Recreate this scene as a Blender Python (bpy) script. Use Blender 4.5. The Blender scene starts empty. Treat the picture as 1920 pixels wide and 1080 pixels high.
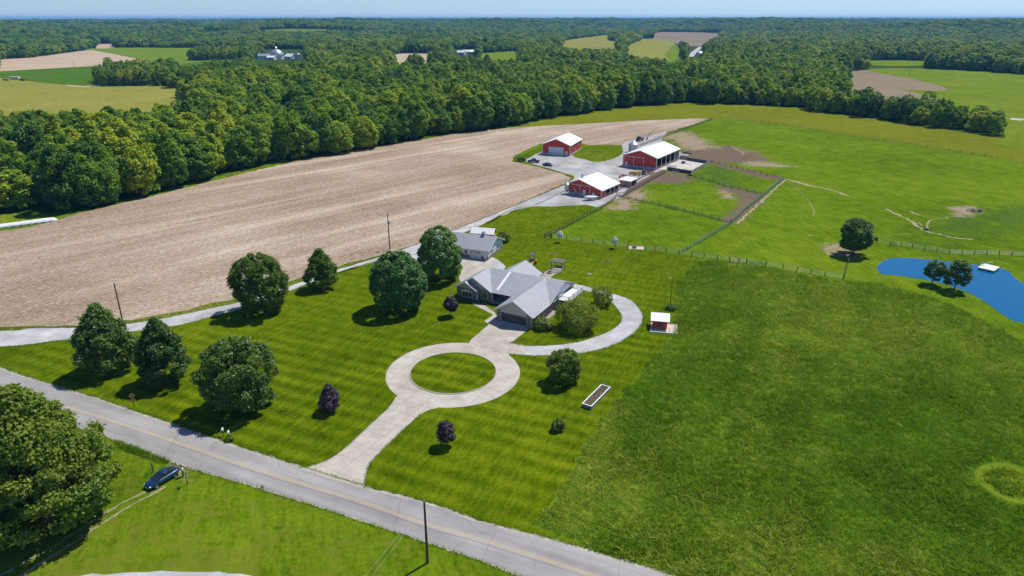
import bpy, math, random
import numpy as np
from mathutils import Vector, Matrix
R = math.radians
scene = bpy.context.scene
COL = scene.collection

# ------------------------------------------------------------------ camera, sky, sun, exposure
CAMH, FPX, PITCH = 60.0, 1280.0, math.atan(506/1280)
cam = bpy.data.objects.new('camera', bpy.data.cameras.new('camera'))
COL.objects.link(cam)
cam.location = (0, 0, CAMH); cam.rotation_euler = (math.pi/2-PITCH, 0, 0)
cam.data.sensor_width = 36; cam.data.lens = 24
cam.data.clip_start = 1; cam.data.clip_end = 60000
scene.camera = cam
SUN_EL, SUN_AZ = R(60), math.atan2(.75, .66)          # azimuth measured from +Y towards +X
w = bpy.data.worlds.new('World'); scene.world = w; w.use_nodes = True
nt = w.node_tree
sky = nt.nodes.new('ShaderNodeTexSky'); sky.sky_type = 'NISHITA'; sky.sun_disc = False
sky.sun_elevation = SUN_EL; sky.sun_rotation = SUN_AZ
sky.air_density = 1.0; sky.dust_density = 0.0; sky.ozone_density = 5.0; sky.altitude = 400
tint = nt.nodes.new('ShaderNodeMix'); tint.data_type = 'RGBA'; tint.blend_type = 'MULTIPLY'; tint.inputs['Factor'].default_value = 1
tint.inputs['B'].default_value = (.92, .98, 1.16, 1); nt.links.new(sky.outputs[0], tint.inputs['A'])
wc = nt.nodes.new('ShaderNodeTexCoord'); wsp = nt.nodes.new('ShaderNodeSeparateXYZ'); wcb = nt.nodes.new('ShaderNodeCombineXYZ'); wmx = nt.nodes.new('ShaderNodeMath'); wmx.operation = 'MAXIMUM'; wmx.inputs[1].default_value = .05
nt.links.new(wc.outputs['Generated'], wsp.inputs[0]); nt.links.new(wsp.outputs[0], wcb.inputs[0]); nt.links.new(wsp.outputs[1], wcb.inputs[1]); nt.links.new(wsp.outputs[2], wmx.inputs[0]); nt.links.new(wmx.outputs[0], wcb.inputs[2]); nt.links.new(wcb.outputs[0], sky.inputs[0]); nt.links.new(tint.outputs['Result'], nt.nodes['Background'].inputs[0])
nt.nodes['Background'].inputs[1].default_value = 0.10
sun = bpy.data.objects.new('sun', bpy.data.lights.new('sun', 'SUN')); COL.objects.link(sun)
sun.data.energy = 4.9; sun.data.angle = R(.53); sun.data.color = (1, .955, .88)
sd = Vector((math.sin(SUN_AZ)*math.cos(SUN_EL), math.cos(SUN_AZ)*math.cos(SUN_EL), math.sin(SUN_EL)))
sun.rotation_euler = sd.to_track_quat('Z', 'Y').to_euler(); sun.location = (60, 60, 150)
scene.view_settings.view_transform = 'Standard'; scene.view_settings.look = 'None'
scene.view_settings.gamma = 1; scene.view_settings.exposure = 0.0
scene.cycles.max_bounces = 6; scene.cycles.volume_bounces = 0; scene.cycles.transparent_max_bounces = 6

# ------------------------------------------------------------------ survey helpers (points on the flat ground)
cP, sP = math.cos(PITCH), math.sin(PITCH)
def at(px, py, z=0.0):
    x = (px-960)/FPX; y = (540-py)/FPX
    dy = cP+y*sP; dz = -sP+y*cP
    t = (z-CAMH)/dz
    return (x*t, dy*t)
def ats(l): return [at(*p) for p in l]
def project(X, Y, Z):
    z = Z-CAMH; dep = Y*cP-z*sP; u = Y*sP+z*cP
    return 960+FPX*X/dep, 540-FPX*u/dep
def z4(x, y): return at(940+x/4.8, 200+y/4.8)
def z5(x, y): return at(1160+x/5.333, 220+y/5.333)
def z6(x, y): return at(820+x/4.5, 400+y/4.5)
def z7(x, y): return at(1000+x/4.8, 360+y/4.8)
def z8(x, y): return at(1360+x/3.43, 380+y/3.43)
def inpoly(x, y, poly):
    x = np.asarray(x, float); y = np.asarray(y, float); c = np.zeros(x.shape, bool)
    n = len(poly); j = n-1
    for i in range(n):
        xi, yi = poly[i]; xj, yj = poly[j]
        if yi != yj:
            c ^= ((yi > y) != (yj > y)) & (x < (xj-xi)*(y-yi)/(yj-yi)+xi)
        j = i
    return c
def segdist(x, y, pts, closed=False):
    d = np.full(np.shape(x), 1e9)
    P = list(pts)+([pts[0]] if closed else [])
    for (ax, ay), (bx, by) in zip(P[:-1], P[1:]):
        vx, vy = bx-ax, by-ay; L = vx*vx+vy*vy+1e-9
        t = np.clip(((x-ax)*vx+(y-ay)*vy)/L, 0, 1)
        d = np.minimum(d, np.hypot(x-ax-t*vx, y-ay-t*vy))
    return d
def catmull(pts, closed=False, n=6):
    out = []; N = len(pts); rng = range(N if closed else N-1)
    for i in rng:
        p0, p1, p2, p3 = [pts[(i+k) % N] if closed else pts[min(max(i+k, 0), N-1)] for k in (-1, 0, 1, 2)]
        for k in range(n):
            t = k/n
            out.append(tuple(.5*((2*p1[a])+(-p0[a]+p2[a])*t+(2*p0[a]-5*p1[a]+4*p2[a]-p3[a])*t*t+(-p0[a]+3*p1[a]-3*p2[a]+p3[a])*t**3) for a in (0, 1)))
    if not closed: out.append(tuple(pts[-1]))
    return out
def jitter(pts, amp, step, seed=1, closed=True):
    rnd = random.Random(seed); out = []
    P = list(pts)+([pts[0]] if closed else [])
    for a, b in zip(P[:-1], P[1:]):
        L = math.dist(a, b); n = max(1, int(L/step)); nx, ny = (b[1]-a[1])/(L+1e-9), -(b[0]-a[0])/(L+1e-9)
        for k in range(n):
            t = k/n; o = rnd.gauss(0, amp)
            out.append((a[0]+(b[0]-a[0])*t+nx*o, a[1]+(b[1]-a[1])*t+ny*o))
    return out

# ------------------------------------------------------------------ materials
MATS = {}
def newmat(name):
    m = bpy.data.materials.new(name); m.use_nodes = True; MATS[name] = m
    return m, m.node_tree, m.node_tree.nodes['Principled BSDF']
def N(nt, t, **k):
    n = nt.nodes.new(t)
    for a, b in k.items():
        if a.startswith('_'): n.inputs[a[1:].replace('_', ' ')].default_value = b
        else: setattr(n, a, b)
    return n
def noise(nt, scale, vec=None, detail=4, rough=.6, dim='3D'):
    n = N(nt, 'ShaderNodeTexNoise'); n.inputs['Scale'].default_value = scale
    n.inputs['Detail'].default_value = detail; n.inputs['Roughness'].default_value = rough
    if vec is not None: nt.links.new(vec, n.inputs['Vector'])
    return n.outputs['Fac']
def ramp(nt, fac, stops):
    r = N(nt, 'ShaderNodeValToRGB'); nt.links.new(fac, r.inputs[0]); e = r.color_ramp.elements
    while len(e) < len(stops): e.new(.5)
    for q, (p, c) in zip(e, stops): q.position = p; q.color = (*c, 1) if len(c) == 3 else c
    return r.outputs[0]
def mixc(nt, fac, a, b, mode='MIX'):
    m = N(nt, 'ShaderNodeMix', data_type='RGBA', blend_type=mode)
    for s, v in ((m.inputs['Factor'], fac), (m.inputs['A'], a), (m.inputs['B'], b)):
        if isinstance(v, (int, float)): s.default_value = v
        elif isinstance(v, tuple): s.default_value = (*v, 1)
        else: nt.links.new(v, s)
    return m.outputs['Result']
def math_(nt, op, a, b=None, clamp=False):
    m = N(nt, 'ShaderNodeMath', operation=op, use_clamp=clamp)
    for i, v in enumerate((a, b)):
        if v is None: continue
        if isinstance(v, (int, float)): m.inputs[i].default_value = v
        else: nt.links.new(v, m.inputs[i])
    return m.outputs[0]
def mapping(nt, rot=0, scale=(1, 1, 1)):
    tc = N(nt, 'ShaderNodeTexCoord'); g = N(nt, 'ShaderNodeMapping'); g.vector_type = 'TEXTURE'; g.inputs['Rotation'].default_value = (0, 0, rot)
    g.inputs['Scale'].default_value = tuple(1/q for q in scale); nt.links.new(tc.outputs['Object'], g.inputs[0]); return g.outputs[0]
def bump(nt, bs, h, strength=.5, dist=.1):
    b = N(nt, 'ShaderNodeBump'); b.inputs['Strength'].default_value = strength; b.inputs['Distance'].default_value = dist
    nt.links.new(h, b.inputs['Height']); nt.links.new(b.outputs[0], bs.inputs['Normal'])
def mat(name, c, c2=None, scale=3, rough=.7, metal=0, bmp=0, spec=.5, stretch=(1, 1, 1), coat=0):
    if name in MATS: return MATS[name]
    m, nt, bs = newmat(name); v = mapping(nt, 0, stretch)
    c2 = c2 or tuple(x*.8 for x in c)
    f = noise(nt, scale, v, 5, .65)
    col = ramp(nt, f, [(.3, c2), (.68, c)])
    nt.links.new(col, bs.inputs['Base Color'])
    bs.inputs['Roughness'].default_value = rough; bs.inputs['Metallic'].default_value = metal
    bs.inputs['Specular IOR Level'].default_value = spec; bs.inputs['Coat Weight'].default_value = coat
    if bmp: bump(nt, bs, f, bmp, .05)
    return m
def ribbed(name, c, c2, axis=0, period=.6, rough=.45, metal=0.0, st=.35):
    """sheet metal or siding: ribs across one local axis"""
    if name in MATS: return MATS[name]
    m, nt, bs = newmat(name)
    tc = N(nt, 'ShaderNodeTexCoord'); sp = N(nt, 'ShaderNodeSeparateXYZ'); nt.links.new(tc.outputs['Object'], sp.inputs[0])
    ph = math_(nt, 'FRACT', math_(nt, 'DIVIDE', sp.outputs[axis], period))
    rib = math_(nt, 'LESS_THAN', math_(nt, 'ABSOLUTE', math_(nt, 'SUBTRACT', ph, .5)), .07)
    n1 = noise(nt, .5, tc.outputs['Object'], 5); n2 = noise(nt, 6, tc.outputs['Object'], 3)
    base = ramp(nt, n1, [(.3, c2), (.7, c)])
    base = mixc(nt, math_(nt, 'MULTIPLY', n2, .25), base, tuple(x*.6 for x in c))
    base = mixc(nt, math_(nt, 'MULTIPLY', rib, .3), base, tuple(x*.55 for x in c))
    nt.links.new(base, bs.inputs['Base Color']); bs.inputs['Roughness'].default_value = rough
    bs.inputs['Metallic'].default_value = metal
    bump(nt, bs, rib, st, .03)
    return m

def grass_mat(name, stops, fine=1.0, stripes=0.0, rot=0, period=3.0, yellow=.25, bmp=.6, blot=.5, ycol=(.16, .17, .02)):
    m, nt, bs = newmat(name); v = mapping(nt)
    big = noise(nt, .018, v, 4, .55); mid = noise(nt, .16, v, 5, .65); fi = noise(nt, 1.6*fine, v, 5, .75)
    vs = mapping(nt, rot+math.pi/2, (.35, 1.6, 1)); st = noise(nt, .6*fine, vs, 5, .7)
    f = math_(nt, 'ADD', math_(nt, 'MULTIPLY', big, .8*blot), math_(nt, 'MULTIPLY', mid, .9*blot))
    f = math_(nt, 'ADD', f, math_(nt, 'MULTIPLY', fi, .55)); f = math_(nt, 'ADD', f, math_(nt, 'MULTIPLY', st, .55))
    f = math_(nt, 'ADD', math_(nt, 'MULTIPLY', math_(nt, 'SUBTRACT', f, .55+.85*blot), 2.3), .47)
    if stripes:
        tc = mapping(nt, rot); sp = N(nt, 'ShaderNodeSeparateXYZ'); nt.links.new(tc, sp.inputs[0])
        wob = math_(nt, 'MULTIPLY', noise(nt, .05, v, 2), 1.6)
        s = math_(nt, 'SINE', math_(nt, 'MULTIPLY', math_(nt, 'ADD', sp.outputs[1], wob), 2*math.pi/period))
        s2 = math_(nt, 'SINE', math_(nt, 'MULTIPLY', math_(nt, 'ADD', sp.outputs[0], wob), 2*math.pi/(period*1.3)))
        amp = math_(nt, 'MULTIPLY', math_(nt, 'MULTIPLY', math_(nt, 'SUBTRACT', noise(nt, .035, v, 3), .30, True), math_(nt, 'ADD', noise(nt, .12, v, 3), .3)), stripes*6.5)
        tcu = N(nt, 'ShaderNodeTexCoord'); spu = N(nt, 'ShaderNodeSeparateXYZ'); nt.links.new(tcu.outputs['Object'], spu.inputs[0])
        fade = N(nt, 'ShaderNodeMapRange'); nt.links.new(spu.outputs[1], fade.inputs[0]); fade.inputs[1].default_value = 118; fade.inputs[2].default_value = 160; fade.inputs[3].default_value = 1; fade.inputs[4].default_value = .25
        f = math_(nt, 'ADD', f, math_(nt, 'MULTIPLY', s, math_(nt, 'MULTIPLY', amp, fade.outputs[0]))); 
    col = ramp(nt, f, stops)
    yn = noise(nt, .45, vs, 4, .8); yf = math_(nt, 'MULTIPLY', math_(nt, 'SUBTRACT', yn, .56, True), yellow*14, True)
    yf = math_(nt, 'MULTIPLY', yf, math_(nt, 'MULTIPLY', math_(nt, 'SUBTRACT', noise(nt, .06, v, 3), .45, True), 6, True))
    col = mixc(nt, yf, col, ycol)
    nt.links.new(col, bs.inputs['Base Color']); bs.inputs['Roughness'].default_value = .95
    bs.inputs['Specular IOR Level'].default_value = .0
    bump(nt, bs, math_(nt, 'ADD', fi, st), bmp, .25)
    return m, nt, bs, col, v

# ------------------------------------------------------------------ mesh helpers
class MB:
    def __init__(s): s.v = []; s.f = []
    def add(s, vs, fs):
        b = len(s.v); s.v += [tuple(p) for p in vs]; s.f += [tuple(b+i for i in f) for f in fs]; return s
    def box(s, x0, x1, y0, y1, z0, z1):
        return s.add([(x0, y0, z0), (x1, y0, z0), (x1, y1, z0), (x0, y1, z0), (x0, y0, z1), (x1, y0, z1), (x1, y1, z1), (x0, y1, z1)],
                     [(0, 3, 2, 1), (4, 5, 6, 7), (0, 1, 5, 4), (1, 2, 6, 5), (2, 3, 7, 6), (3, 0, 4, 7)])
    def tube(s, p, q, r, r2=None, n=8, cap=True):
        p = Vector(p); q = Vector(q); r2 = r if r2 is None else r2; d = (q-p).normalized()
        a = d.orthogonal().normalized(); b = d.cross(a); vs = []
        for c, rr in ((p, r), (q, r2)):
            for k in range(n):
                t = 2*math.pi*k/n; vs.append(c+a*math.cos(t)*rr+b*math.sin(t)*rr)
        fs = [(k, (k+1) % n, n+(k+1) % n, n+k) for k in range(n)]
        if cap: fs += [tuple(range(n-1, -1, -1)), tuple(range(n, 2*n))]
        return s.add(vs, fs)
    def path(s, pts, r, n=6):
        for a, b in zip(pts[:-1], pts[1:]): s.tube(a, b, r, n=n)
        return s
    def lathe(s, prof, n=24, c=(0, 0)):
        vs = []; fs = []
        for (r, z) in prof:
            for k in range(n):
                t = 2*math.pi*k/n; vs.append((c[0]+r*math.cos(t), c[1]+r*math.sin(t), z))
        for i in range(len(prof)-1):
            for k in range(n): fs.append((i*n+k, i*n+(k+1) % n, (i+1)*n+(k+1) % n, (i+1)*n+k))
        return s.add(vs, fs)
    def prism(s, pts, axis, a, b):
        """polygon pts (two coords) extruded along axis from a to b"""
        n = len(pts)
        def mk(p, t): return {0: (t, p[0], p[1]), 1: (p[0], t, p[1]), 2: (p[0], p[1], t)}[axis]
        vs = [mk(p, a) for p in pts]+[mk(p, b) for p in pts]
        return s.add(vs, [tuple(range(n-1, -1, -1)), tuple(range(n, 2*n))]+[(k, (k+1) % n, n+(k+1) % n, n+k) for k in range(n)])
    def slab(s, quad, th):
        q = [Vector(p) for p in quad]; nrm = (q[1]-q[0]).cross(q[2]-q[0]).normalized()
        if nrm.z < 0: nrm = -nrm
        lo = [p-nrm*th for p in q]; n = len(q)
        return s.add(q+lo, [tuple(range(n)), tuple(range(2*n-1, n-1, -1))]+[(k, n+k, n+(k+1) % n, (k+1) % n) for k in range(n)])
    def loft(s, secs):
        n = len(secs[0]); vs = [p for q in secs for p in q]; fs = []
        for i in range(len(secs)-1):
            for k in range(n): fs.append((i*n+k, i*n+(k+1) % n, (i+1)*n+(k+1) % n, (i+1)*n+k))
        fs += [tuple(range(n-1, -1, -1)), tuple((len(secs)-1)*n+k for k in range(n))]
        return s.add(vs, fs)
    def ball(s, c, r, n=8, m=6, sz=1):
        prof = [(max(.001, r*math.sin(math.pi*i/m)), c[2]-r*sz*math.cos(math.pi*i/m)) for i in range(m+1)]
        return s.lathe(prof, n, (c[0], c[1]))
    def build(s, name, m, parent=None, smooth=False, loc=None, rz=0, bevel=0):
        me = bpy.data.meshes.new(name); me.from_pydata(s.v, [], s.f); me.update()
        import bmesh
        bm = bmesh.new(); bm.from_mesh(me); bmesh.ops.recalc_face_normals(bm, faces=bm.faces); bm.to_mesh(me); bm.free()
        if smooth: me.polygons.foreach_set('use_smooth', [True]*len(me.polygons))
        o = bpy.data.objects.new(name, me); COL.objects.link(o)
        if m: me.materials.append(MATS[m] if isinstance(m, str) else m)
        if parent: o.parent = parent
        if loc: o.location = loc
        if rz: o.rotation_euler[2] = rz
        if bevel:
            b = o.modifiers.new('bevel', 'BEVEL'); b.width = bevel; b.segments = 2; b.limit_method = 'ANGLE'
        return o
def tag(o, label=None, cat=None, group=None, kind=None):
    if label: o['label'] = label
    if cat: o['category'] = cat
    if group: o['group'] = group
    if kind: o['kind'] = kind
    return o
def thing(name, label, cat, loc=(0, 0, 0), rz=0, group=None):
    o = bpy.data.objects.new(name, None); COL.objects.link(o); o.empty_display_size = .5
    o.location = loc if len(loc) == 3 else (*loc, 0); o.rotation_euler = (0, 0, rz)
    return tag(o, label, cat, group)
def dup(root, loc, rz=0, scale=None, label=None, group=None):
    r = root.copy(); COL.objects.link(r); r.location = loc; r.rotation_euler = (0, 0, rz)
    if scale: r.scale = scale
    if label: r['label'] = label
    if group: r['group'] = group
    for ch in list(root.children):
        c = ch.copy(); COL.objects.link(c); c.parent = r
        for g in ch.children:
            d = g.copy(); COL.objects.link(d); d.parent = c
    return r
def sheet(name, pts, z, m, kind='structure'):
    from mathutils.geometry import delaunay_2d_cdt
    n = len(pts)
    vs, _, fs, _, _, _ = delaunay_2d_cdt([Vector(p) for p in pts], [(i, (i+1) % n) for i in range(n)], [], 1, 1e-5)
    me = bpy.data.meshes.new(name); F = []
    for f in fs:
        p = [vs[i] for i in f]; ar = sum(p[i].x*p[(i+1) % len(p)].y-p[(i+1) % len(p)].x*p[i].y for i in range(len(p)))
        if abs(ar) > 1e-9: F.append(tuple(f) if ar > 0 else tuple(f)[::-1])
    me.from_pydata([(v.x, v.y, z) for v in vs], [], F); me.update()
    o = bpy.data.objects.new(name, me); COL.objects.link(o); me.materials.append(MATS[m])
    if kind: o['kind'] = kind
    return o
def npmesh(name, V, F, m, k=4):
    me = bpy.data.meshes.new(name)
    me.vertices.add(len(V)); me.vertices.foreach_set('co', np.asarray(V, np.float32).ravel())
    me.loops.add(len(F)*k); me.loops.foreach_set('vertex_index', np.asarray(F, np.int32).ravel())
    me.polygons.add(len(F)); me.polygons.foreach_set('loop_start', np.arange(0, len(F)*k, k, dtype=np.int32))
    me.update(calc_edges=True); me.validate()
    if m: me.materials.append(MATS[m])
    return me
def vattr(me, name, arr):
    a = me.attributes.new(name, 'FLOAT', 'POINT'); a.data.foreach_set('value', np.asarray(arr, np.float32))

# ------------------------------------------------------------------ site layout (surveyed outlines on the ground)
road_top = ats([(-260, 590), (0, 692), (90, 722), (181, 750), (237, 769), (370, 815), (480, 852), (560, 878), (683, 916), (798, 945), (900, 980), (1070, 1026), (1250, 1080), (1500, 1160)])
road_bot = ats([(-300, 655), (0, 757), (90, 784), (218, 824), (322, 865), (480, 911), (500, 918), (644, 963), (804, 1016), (900, 1048), (985, 1080), (1210, 1160)])
road_mid = ats([(-280, 622), (0, 724), (218, 791), (480, 880), (668, 938), (801, 983.7), (900, 1011), (1060, 1062), (1370, 1165)])
DIR = Vector((road_bot[6][0]-road_bot[3][0], road_bot[6][1]-road_bot[3][1])).normalized()
ROADANG = math.atan2(DIR.y, DIR.x)
woods_front = ats([(-400, 458), (0, 409), (40, 406), (110, 400), (200, 387), (300, 359), (400, 333), (500, 307), (600, 293), (700, 276), (800, 258), (900, 244), (1000, 226), (1100, 210), (1200, 198), (1290, 193), (1400, 197), (1475, 200), (1600, 217), (1700, 230), (1760, 241), (1860, 257), (2000, 272)])
tan_px = [(-300, 470), (0, 434), (60, 426), (110, 412), (150, 399), (250, 377), (340, 354), (450, 327), (560, 301), (640, 289), (760, 267), (860, 250), (960, 239), (1060, 234), (1180, 227), (1300, 222), (1332, 223), (1300, 234), (1240, 250), (1170, 272), (1104, 272), (1060, 262), (1010, 270), (965, 292), (961, 303), (990, 309), (1015, 315), (1045, 323), (1070, 333), (1066, 341), (1040, 351), (980, 378), (900, 414), (800, 452), (700, 483), (600, 507), (560, 522), (450, 556), (350, 580), (250, 600), (150, 610), (0, 614), (-300, 618)]
olive_px = [(985, 238), (1000, 230), (1060, 216), (1100, 210), (1200, 198), (1290, 193), (1400, 197), (1475, 200), (1600, 217), (1700, 230), (1760, 241), (1860, 257), (2000, 274), (2300, 330), (2200, 345), (1920, 304), (1800, 285), (1700, 270), (1600, 255), (1500, 239), (1400, 226), (1334, 222), (1300, 221), (1180, 226), (1060, 233)]
lawn = []
lawn_px = [(-300, 600), (-260, 587), (0, 690), (90, 720), (181, 748), (370, 812), (480, 848), (560, 874), (683, 912), (798, 941), (900, 975), (1000, 1000), (1050, 1015), (1004, 985), (1050, 920), (1090, 850), (1140, 770), (1200, 700), (1260, 635), (1273, 600), (1265, 560), (1275, 525), (1302, 491), (1320, 484), (1273, 477), (1208, 469), (1132, 460), (1034, 447), (1021, 447), (1125, 393), (1098, 384), (1002, 387), (960, 394), (900, 424), (790, 470), (700, 490), (640, 507), (545, 543), (460, 577), (400, 590), (340, 607), (200, 628), (100, 637), (0, 648), (-300, 655)]
tall_px = [(1302, 491), (1345, 489), (1400, 497), (1480, 509), (1560, 525), (1640, 530), (1700, 545), (1760, 562), (1810, 585), (1870, 612), (1920, 645), (2150, 760), (2400, 1100), (2200, 1400), (1700, 1250), (1250, 1070), (1100, 1022), (1004, 985), (1050, 920), (1090, 850), (1140, 770), (1200, 700), (1260, 635), (1273, 600), (1265, 560), (1275, 525)]
pond_px = [(1643, 502), (1648, 495), (1656, 489), (1672, 484), (1704, 483.5), (1748, 487), (1783, 491), (1826, 496), (1882, 504), (1902, 520), (1925, 535), (2000, 570), (2090, 640), (2080, 690), (2000, 665), (1925, 610), (1900, 602), (1873, 585), (1841, 562), (1806, 545), (1768, 532), (1713, 521), (1680, 516), (1652, 513)]

# ------------------------------------------------------------------ ground materials
g_green = [(.0, (.046, .082, .002)), (.45, (.100, .166, .004)), (1, (.195, .262, .012))]
m, nt, bs, col, v = grass_mat('pasture_grass', g_green, .9, 0, .3, yellow=.2, ycol=(.19, .21, .02))
def attr(nt, n): a = N(nt, 'ShaderNodeAttribute'); a.attribute_name = n; return a.outputs['Fac']
tf = math_(nt, 'MULTIPLY', math_(nt, 'SUBTRACT', noise(nt, 1.1, v, 5, .85), .56, True), 8, True); col = mixc(nt, math_(nt, 'MULTIPLY', tf, .55), col, (.045, .085, .006))
tf2 = math_(nt, 'MULTIPLY', math_(nt, 'SUBTRACT', noise(nt, .45, mapping(nt, .9, (1, 2.2, 1)), 6, .85), .60, True), 8, True); col = mixc(nt, math_(nt, 'MULTIPLY', tf2, .5), col, (.22, .24, .05))
nz = noise(nt, .5, v, 6, .75); nz2 = noise(nt, 2.2, v, 4, .8)
def soft(a, k=1.3, off=.0):
    s = math_(nt, 'ADD', attr(nt, a), math_(nt, 'MULTIPLY', math_(nt, 'SUBTRACT', math_(nt, 'ADD', math_(nt, 'MULTIPLY', nz, .6), math_(nt, 'MULTIPLY', noise(nt, .17, v, 4), .4)), .5), k*2.4))
    return math_(nt, 'MULTIPLY', math_(nt, 'SUBTRACT', s, .44+off), 3.2, True)
dry = mixc(nt, nz2, (.095, .125, .006), (.21, .21, .03)); col = mixc(nt, math_(nt, 'MULTIPLY', soft('dry', 1.6), .75), col, dry)
rough_ = mixc(nt, nz2, (.025, .065, .010), (.10, .17, .02)); col = mixc(nt, soft('weedy', 1.6), col, rough_)
soil = mixc(nt, math_(nt, 'MULTIPLY', math_(nt, 'SUBTRACT', nz2, .3), 2.4, True), (.15, .11, .06), (.46, .37, .26)); col = mixc(nt, soft('soil'), col, soil)
mud = mixc(nt, math_(nt, 'MULTIPLY', math_(nt, 'SUBTRACT', nz2, .3), 2.4, True), (.050, .034, .022), (.27, .20, .14)); col = mixc(nt, soft('mud'), col, mud)
pal = mixc(nt, nz2, (.32, .29, .22), (.50, .46, .38)); col = mixc(nt, soft('pale', .9), col, pal)
fl = mixc(nt, nz2, (.020, .045, .006), (.07, .11, .015)); col = mixc(nt, attr(nt, 'wood'), col, fl)
nt.links.new(col, bs.inputs['Base Color'])
grass_mat('lawn_grass', [(.0, (.030, .056, .001)), (.45, (.080, .126, .001)), (1, (.180, .215, .006))], 1.2, .13, ROADANG, 3.4, yellow=.3, bmp=.5, blot=.45, ycol=(.17, .18, .02))
grass_mat('tall_grass_ground', [(.0, (.036, .082, .003)), (.45, (.082, .155, .007)), (1, (.25, .29, .025))], 1.0, 0, .6, yellow=.55, bmp=1, ycol=(.17, .17, .03))
grass_mat('olive_hay', [(.0, (.105, .125, .006)), (.5, (.150, .168, .008)), (1, (.21, .222, .014))], .5, .08, 1.2, 14, yellow=.1, bmp=.3)
grass_mat('verge', [(.0, (.045, .075, .005)), (.5, (.09, .13, .01)), (1, (.26, .23, .06))], 1.0, 0, .6, yellow=1.0, bmp=.6, ycol=(.34, .27, .10))
grass_mat('far_pasture', [(.0, (.09, .14, .01)), (.5, (.14, .20, .012)), (1, (.21, .26, .02))], .3, 0, .6, yellow=.1, bmp=.2)
grass_mat('far_crop', [(.0, (.05, .11, .006)), (.5, (.07, .145, .008)), (1, (.10, .18, .012))], .3, 0, .6, yellow=.1, bmp=.2)
grass_mat('far_hay', [(.0, (.18, .19, .03)), (.5, (.24, .235, .045)), (1, (.31, .29, .07))], .3, 0, .6, yellow=.1, bmp=.2)
# harvested field: stubble rows and chaff streaks that follow the drive
fd = Vector(at(900, 414))-Vector(at(200, 604)); FANG = math.atan2(fd.y, fd.x)
m, nt, bs = newmat('stubble'); v = mapping(nt)
vs = mapping(nt, FANG, (.06, 1.0, 1)); vs2 = mapping(nt, FANG, (.35, 1.6, 1))
a = noise(nt, .16, vs, 5, .6); b = noise(nt, .9, vs2, 5, .75); c = noise(nt, .02, v, 3); d = noise(nt, 3.0, v, 4, .8)
f = math_(nt, 'ADD', math_(nt, 'MULTIPLY', a, .45), math_(nt, 'MULTIPLY', b, .6)); f = math_(nt, 'ADD', f, math_(nt, 'MULTIPLY', c, .5)); f = math_(nt, 'ADD', f, math_(nt, 'MULTIPLY', d, .8))
f = math_(nt, 'SUBTRACT', math_(nt, 'MULTIPLY', f, 1.75), 1.51)
col = ramp(nt, f, [(0, (.14, .09, .050)), (.35, (.27, .195, .128)), (.65, (.40, .31, .225)), (1, (.70, .60, .49))])
def over(col, n_, lo, k, c): return mixc(nt, math_(nt, 'MULTIPLY', math_(nt, 'SUBTRACT', n_, lo, True), k, True), col, c)
col = over(col, noise(nt, .012, mapping(nt, FANG, (.45, 2.2, 1)), 5, .7), .50, 6, mixc(nt, .5, col, (.26, .175, .085)))
col = over(col, noise(nt, .03, mapping(nt, FANG, (.12, 2.6, 1)), 4, .6), .545, 9, mixc(nt, .5, col, (.62, .52, .40)))
col = over(col, noise(nt, 1.3, mapping(nt, FANG, (.6, 1.3, 1)), 3, .6), .54, 7, (.58, .46, .37))
col = over(col, noise(nt, 1.7, mapping(nt, FANG, (.6, 1.2, 1)), 3, .6), .55, 8, (.17, .10, .065))
col = over(col, noise(nt, .8, v, 3, .8), .63, 9, (.13, .13, .04))
nt.links.new(col, bs.inputs['Base Color']); bs.inputs['Roughness'].default_value = 1; bs.inputs['Specular IOR Level'].default_value = .05
bump(nt, bs, math_(nt, 'ADD', b, d), .8, .2)
mat('far_stubble', (.50, .38, .27), (.40, .30, .20), .02, 1, spec=.05)
mat('far_soil', (.26, .195, .13), (.21, .17, .10), .02, 1, spec=.05)
def surf(name, stops, s1, s2, rough=.9, rot=0, stretch=(1, 1, 1), crack=0, joint=0):
    m, nt, bs = newmat(name); v = mapping(nt); vs = mapping(nt, rot, stretch)
    f = math_(nt, 'ADD', math_(nt, 'MULTIPLY', noise(nt, s1, vs, 5, .6), .6), math_(nt, 'MULTIPLY', noise(nt, s2, v, 4, .8), .4))
    f = math_(nt, 'ADD', math_(nt, 'MULTIPLY', math_(nt, 'SUBTRACT', f, .5), 1.35), math_(nt, 'ADD', .5, math_(nt, 'MULTIPLY', math_(nt, 'SUBTRACT', noise(nt, .07, v, 4, .7), .5), .7)))
    col = ramp(nt, f, stops)
    if crack:
        vo = N(nt, 'ShaderNodeTexVoronoi', feature='DISTANCE_TO_EDGE'); vo.inputs['Scale'].default_value = crack
        nd = N(nt, 'ShaderNodeTexNoise'); nd.inputs['Scale'].default_value = 1.2; nt.links.new(v, nd.inputs[0])
        nt.links.new(mixc(nt, .35, v, nd.outputs['Color'], 'ADD'), vo.inputs['Vector'])
        col = mixc(nt, math_(nt, 'MULTIPLY', math_(nt, 'LESS_THAN', vo.outputs['Distance'], .003), .3), col, (.10, .10, .10))
    if joint:
        sj = N(nt, 'ShaderNodeSeparateXYZ'); nt.links.new(mapping(nt, R(62)), sj.inputs[0])
        for ax_i in (0, 1):
            jl = math_(nt, 'LESS_THAN', math_(nt, 'ABSOLUTE', math_(nt, 'SUBTRACT', math_(nt, 'FRACT', math_(nt, 'DIVIDE', sj.outputs[ax_i], joint)), .5)), .016)
            col = mixc(nt, math_(nt, 'MULTIPLY', jl, .38), col, (.15, .13, .11))
    nt.links.new(col, bs.inputs['Base Color']); bs.inputs['Roughness'].default_value = rough; bs.inputs['Specular IOR Level'].default_value = .2
    bump(nt, bs, f, .3, .05)
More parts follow.
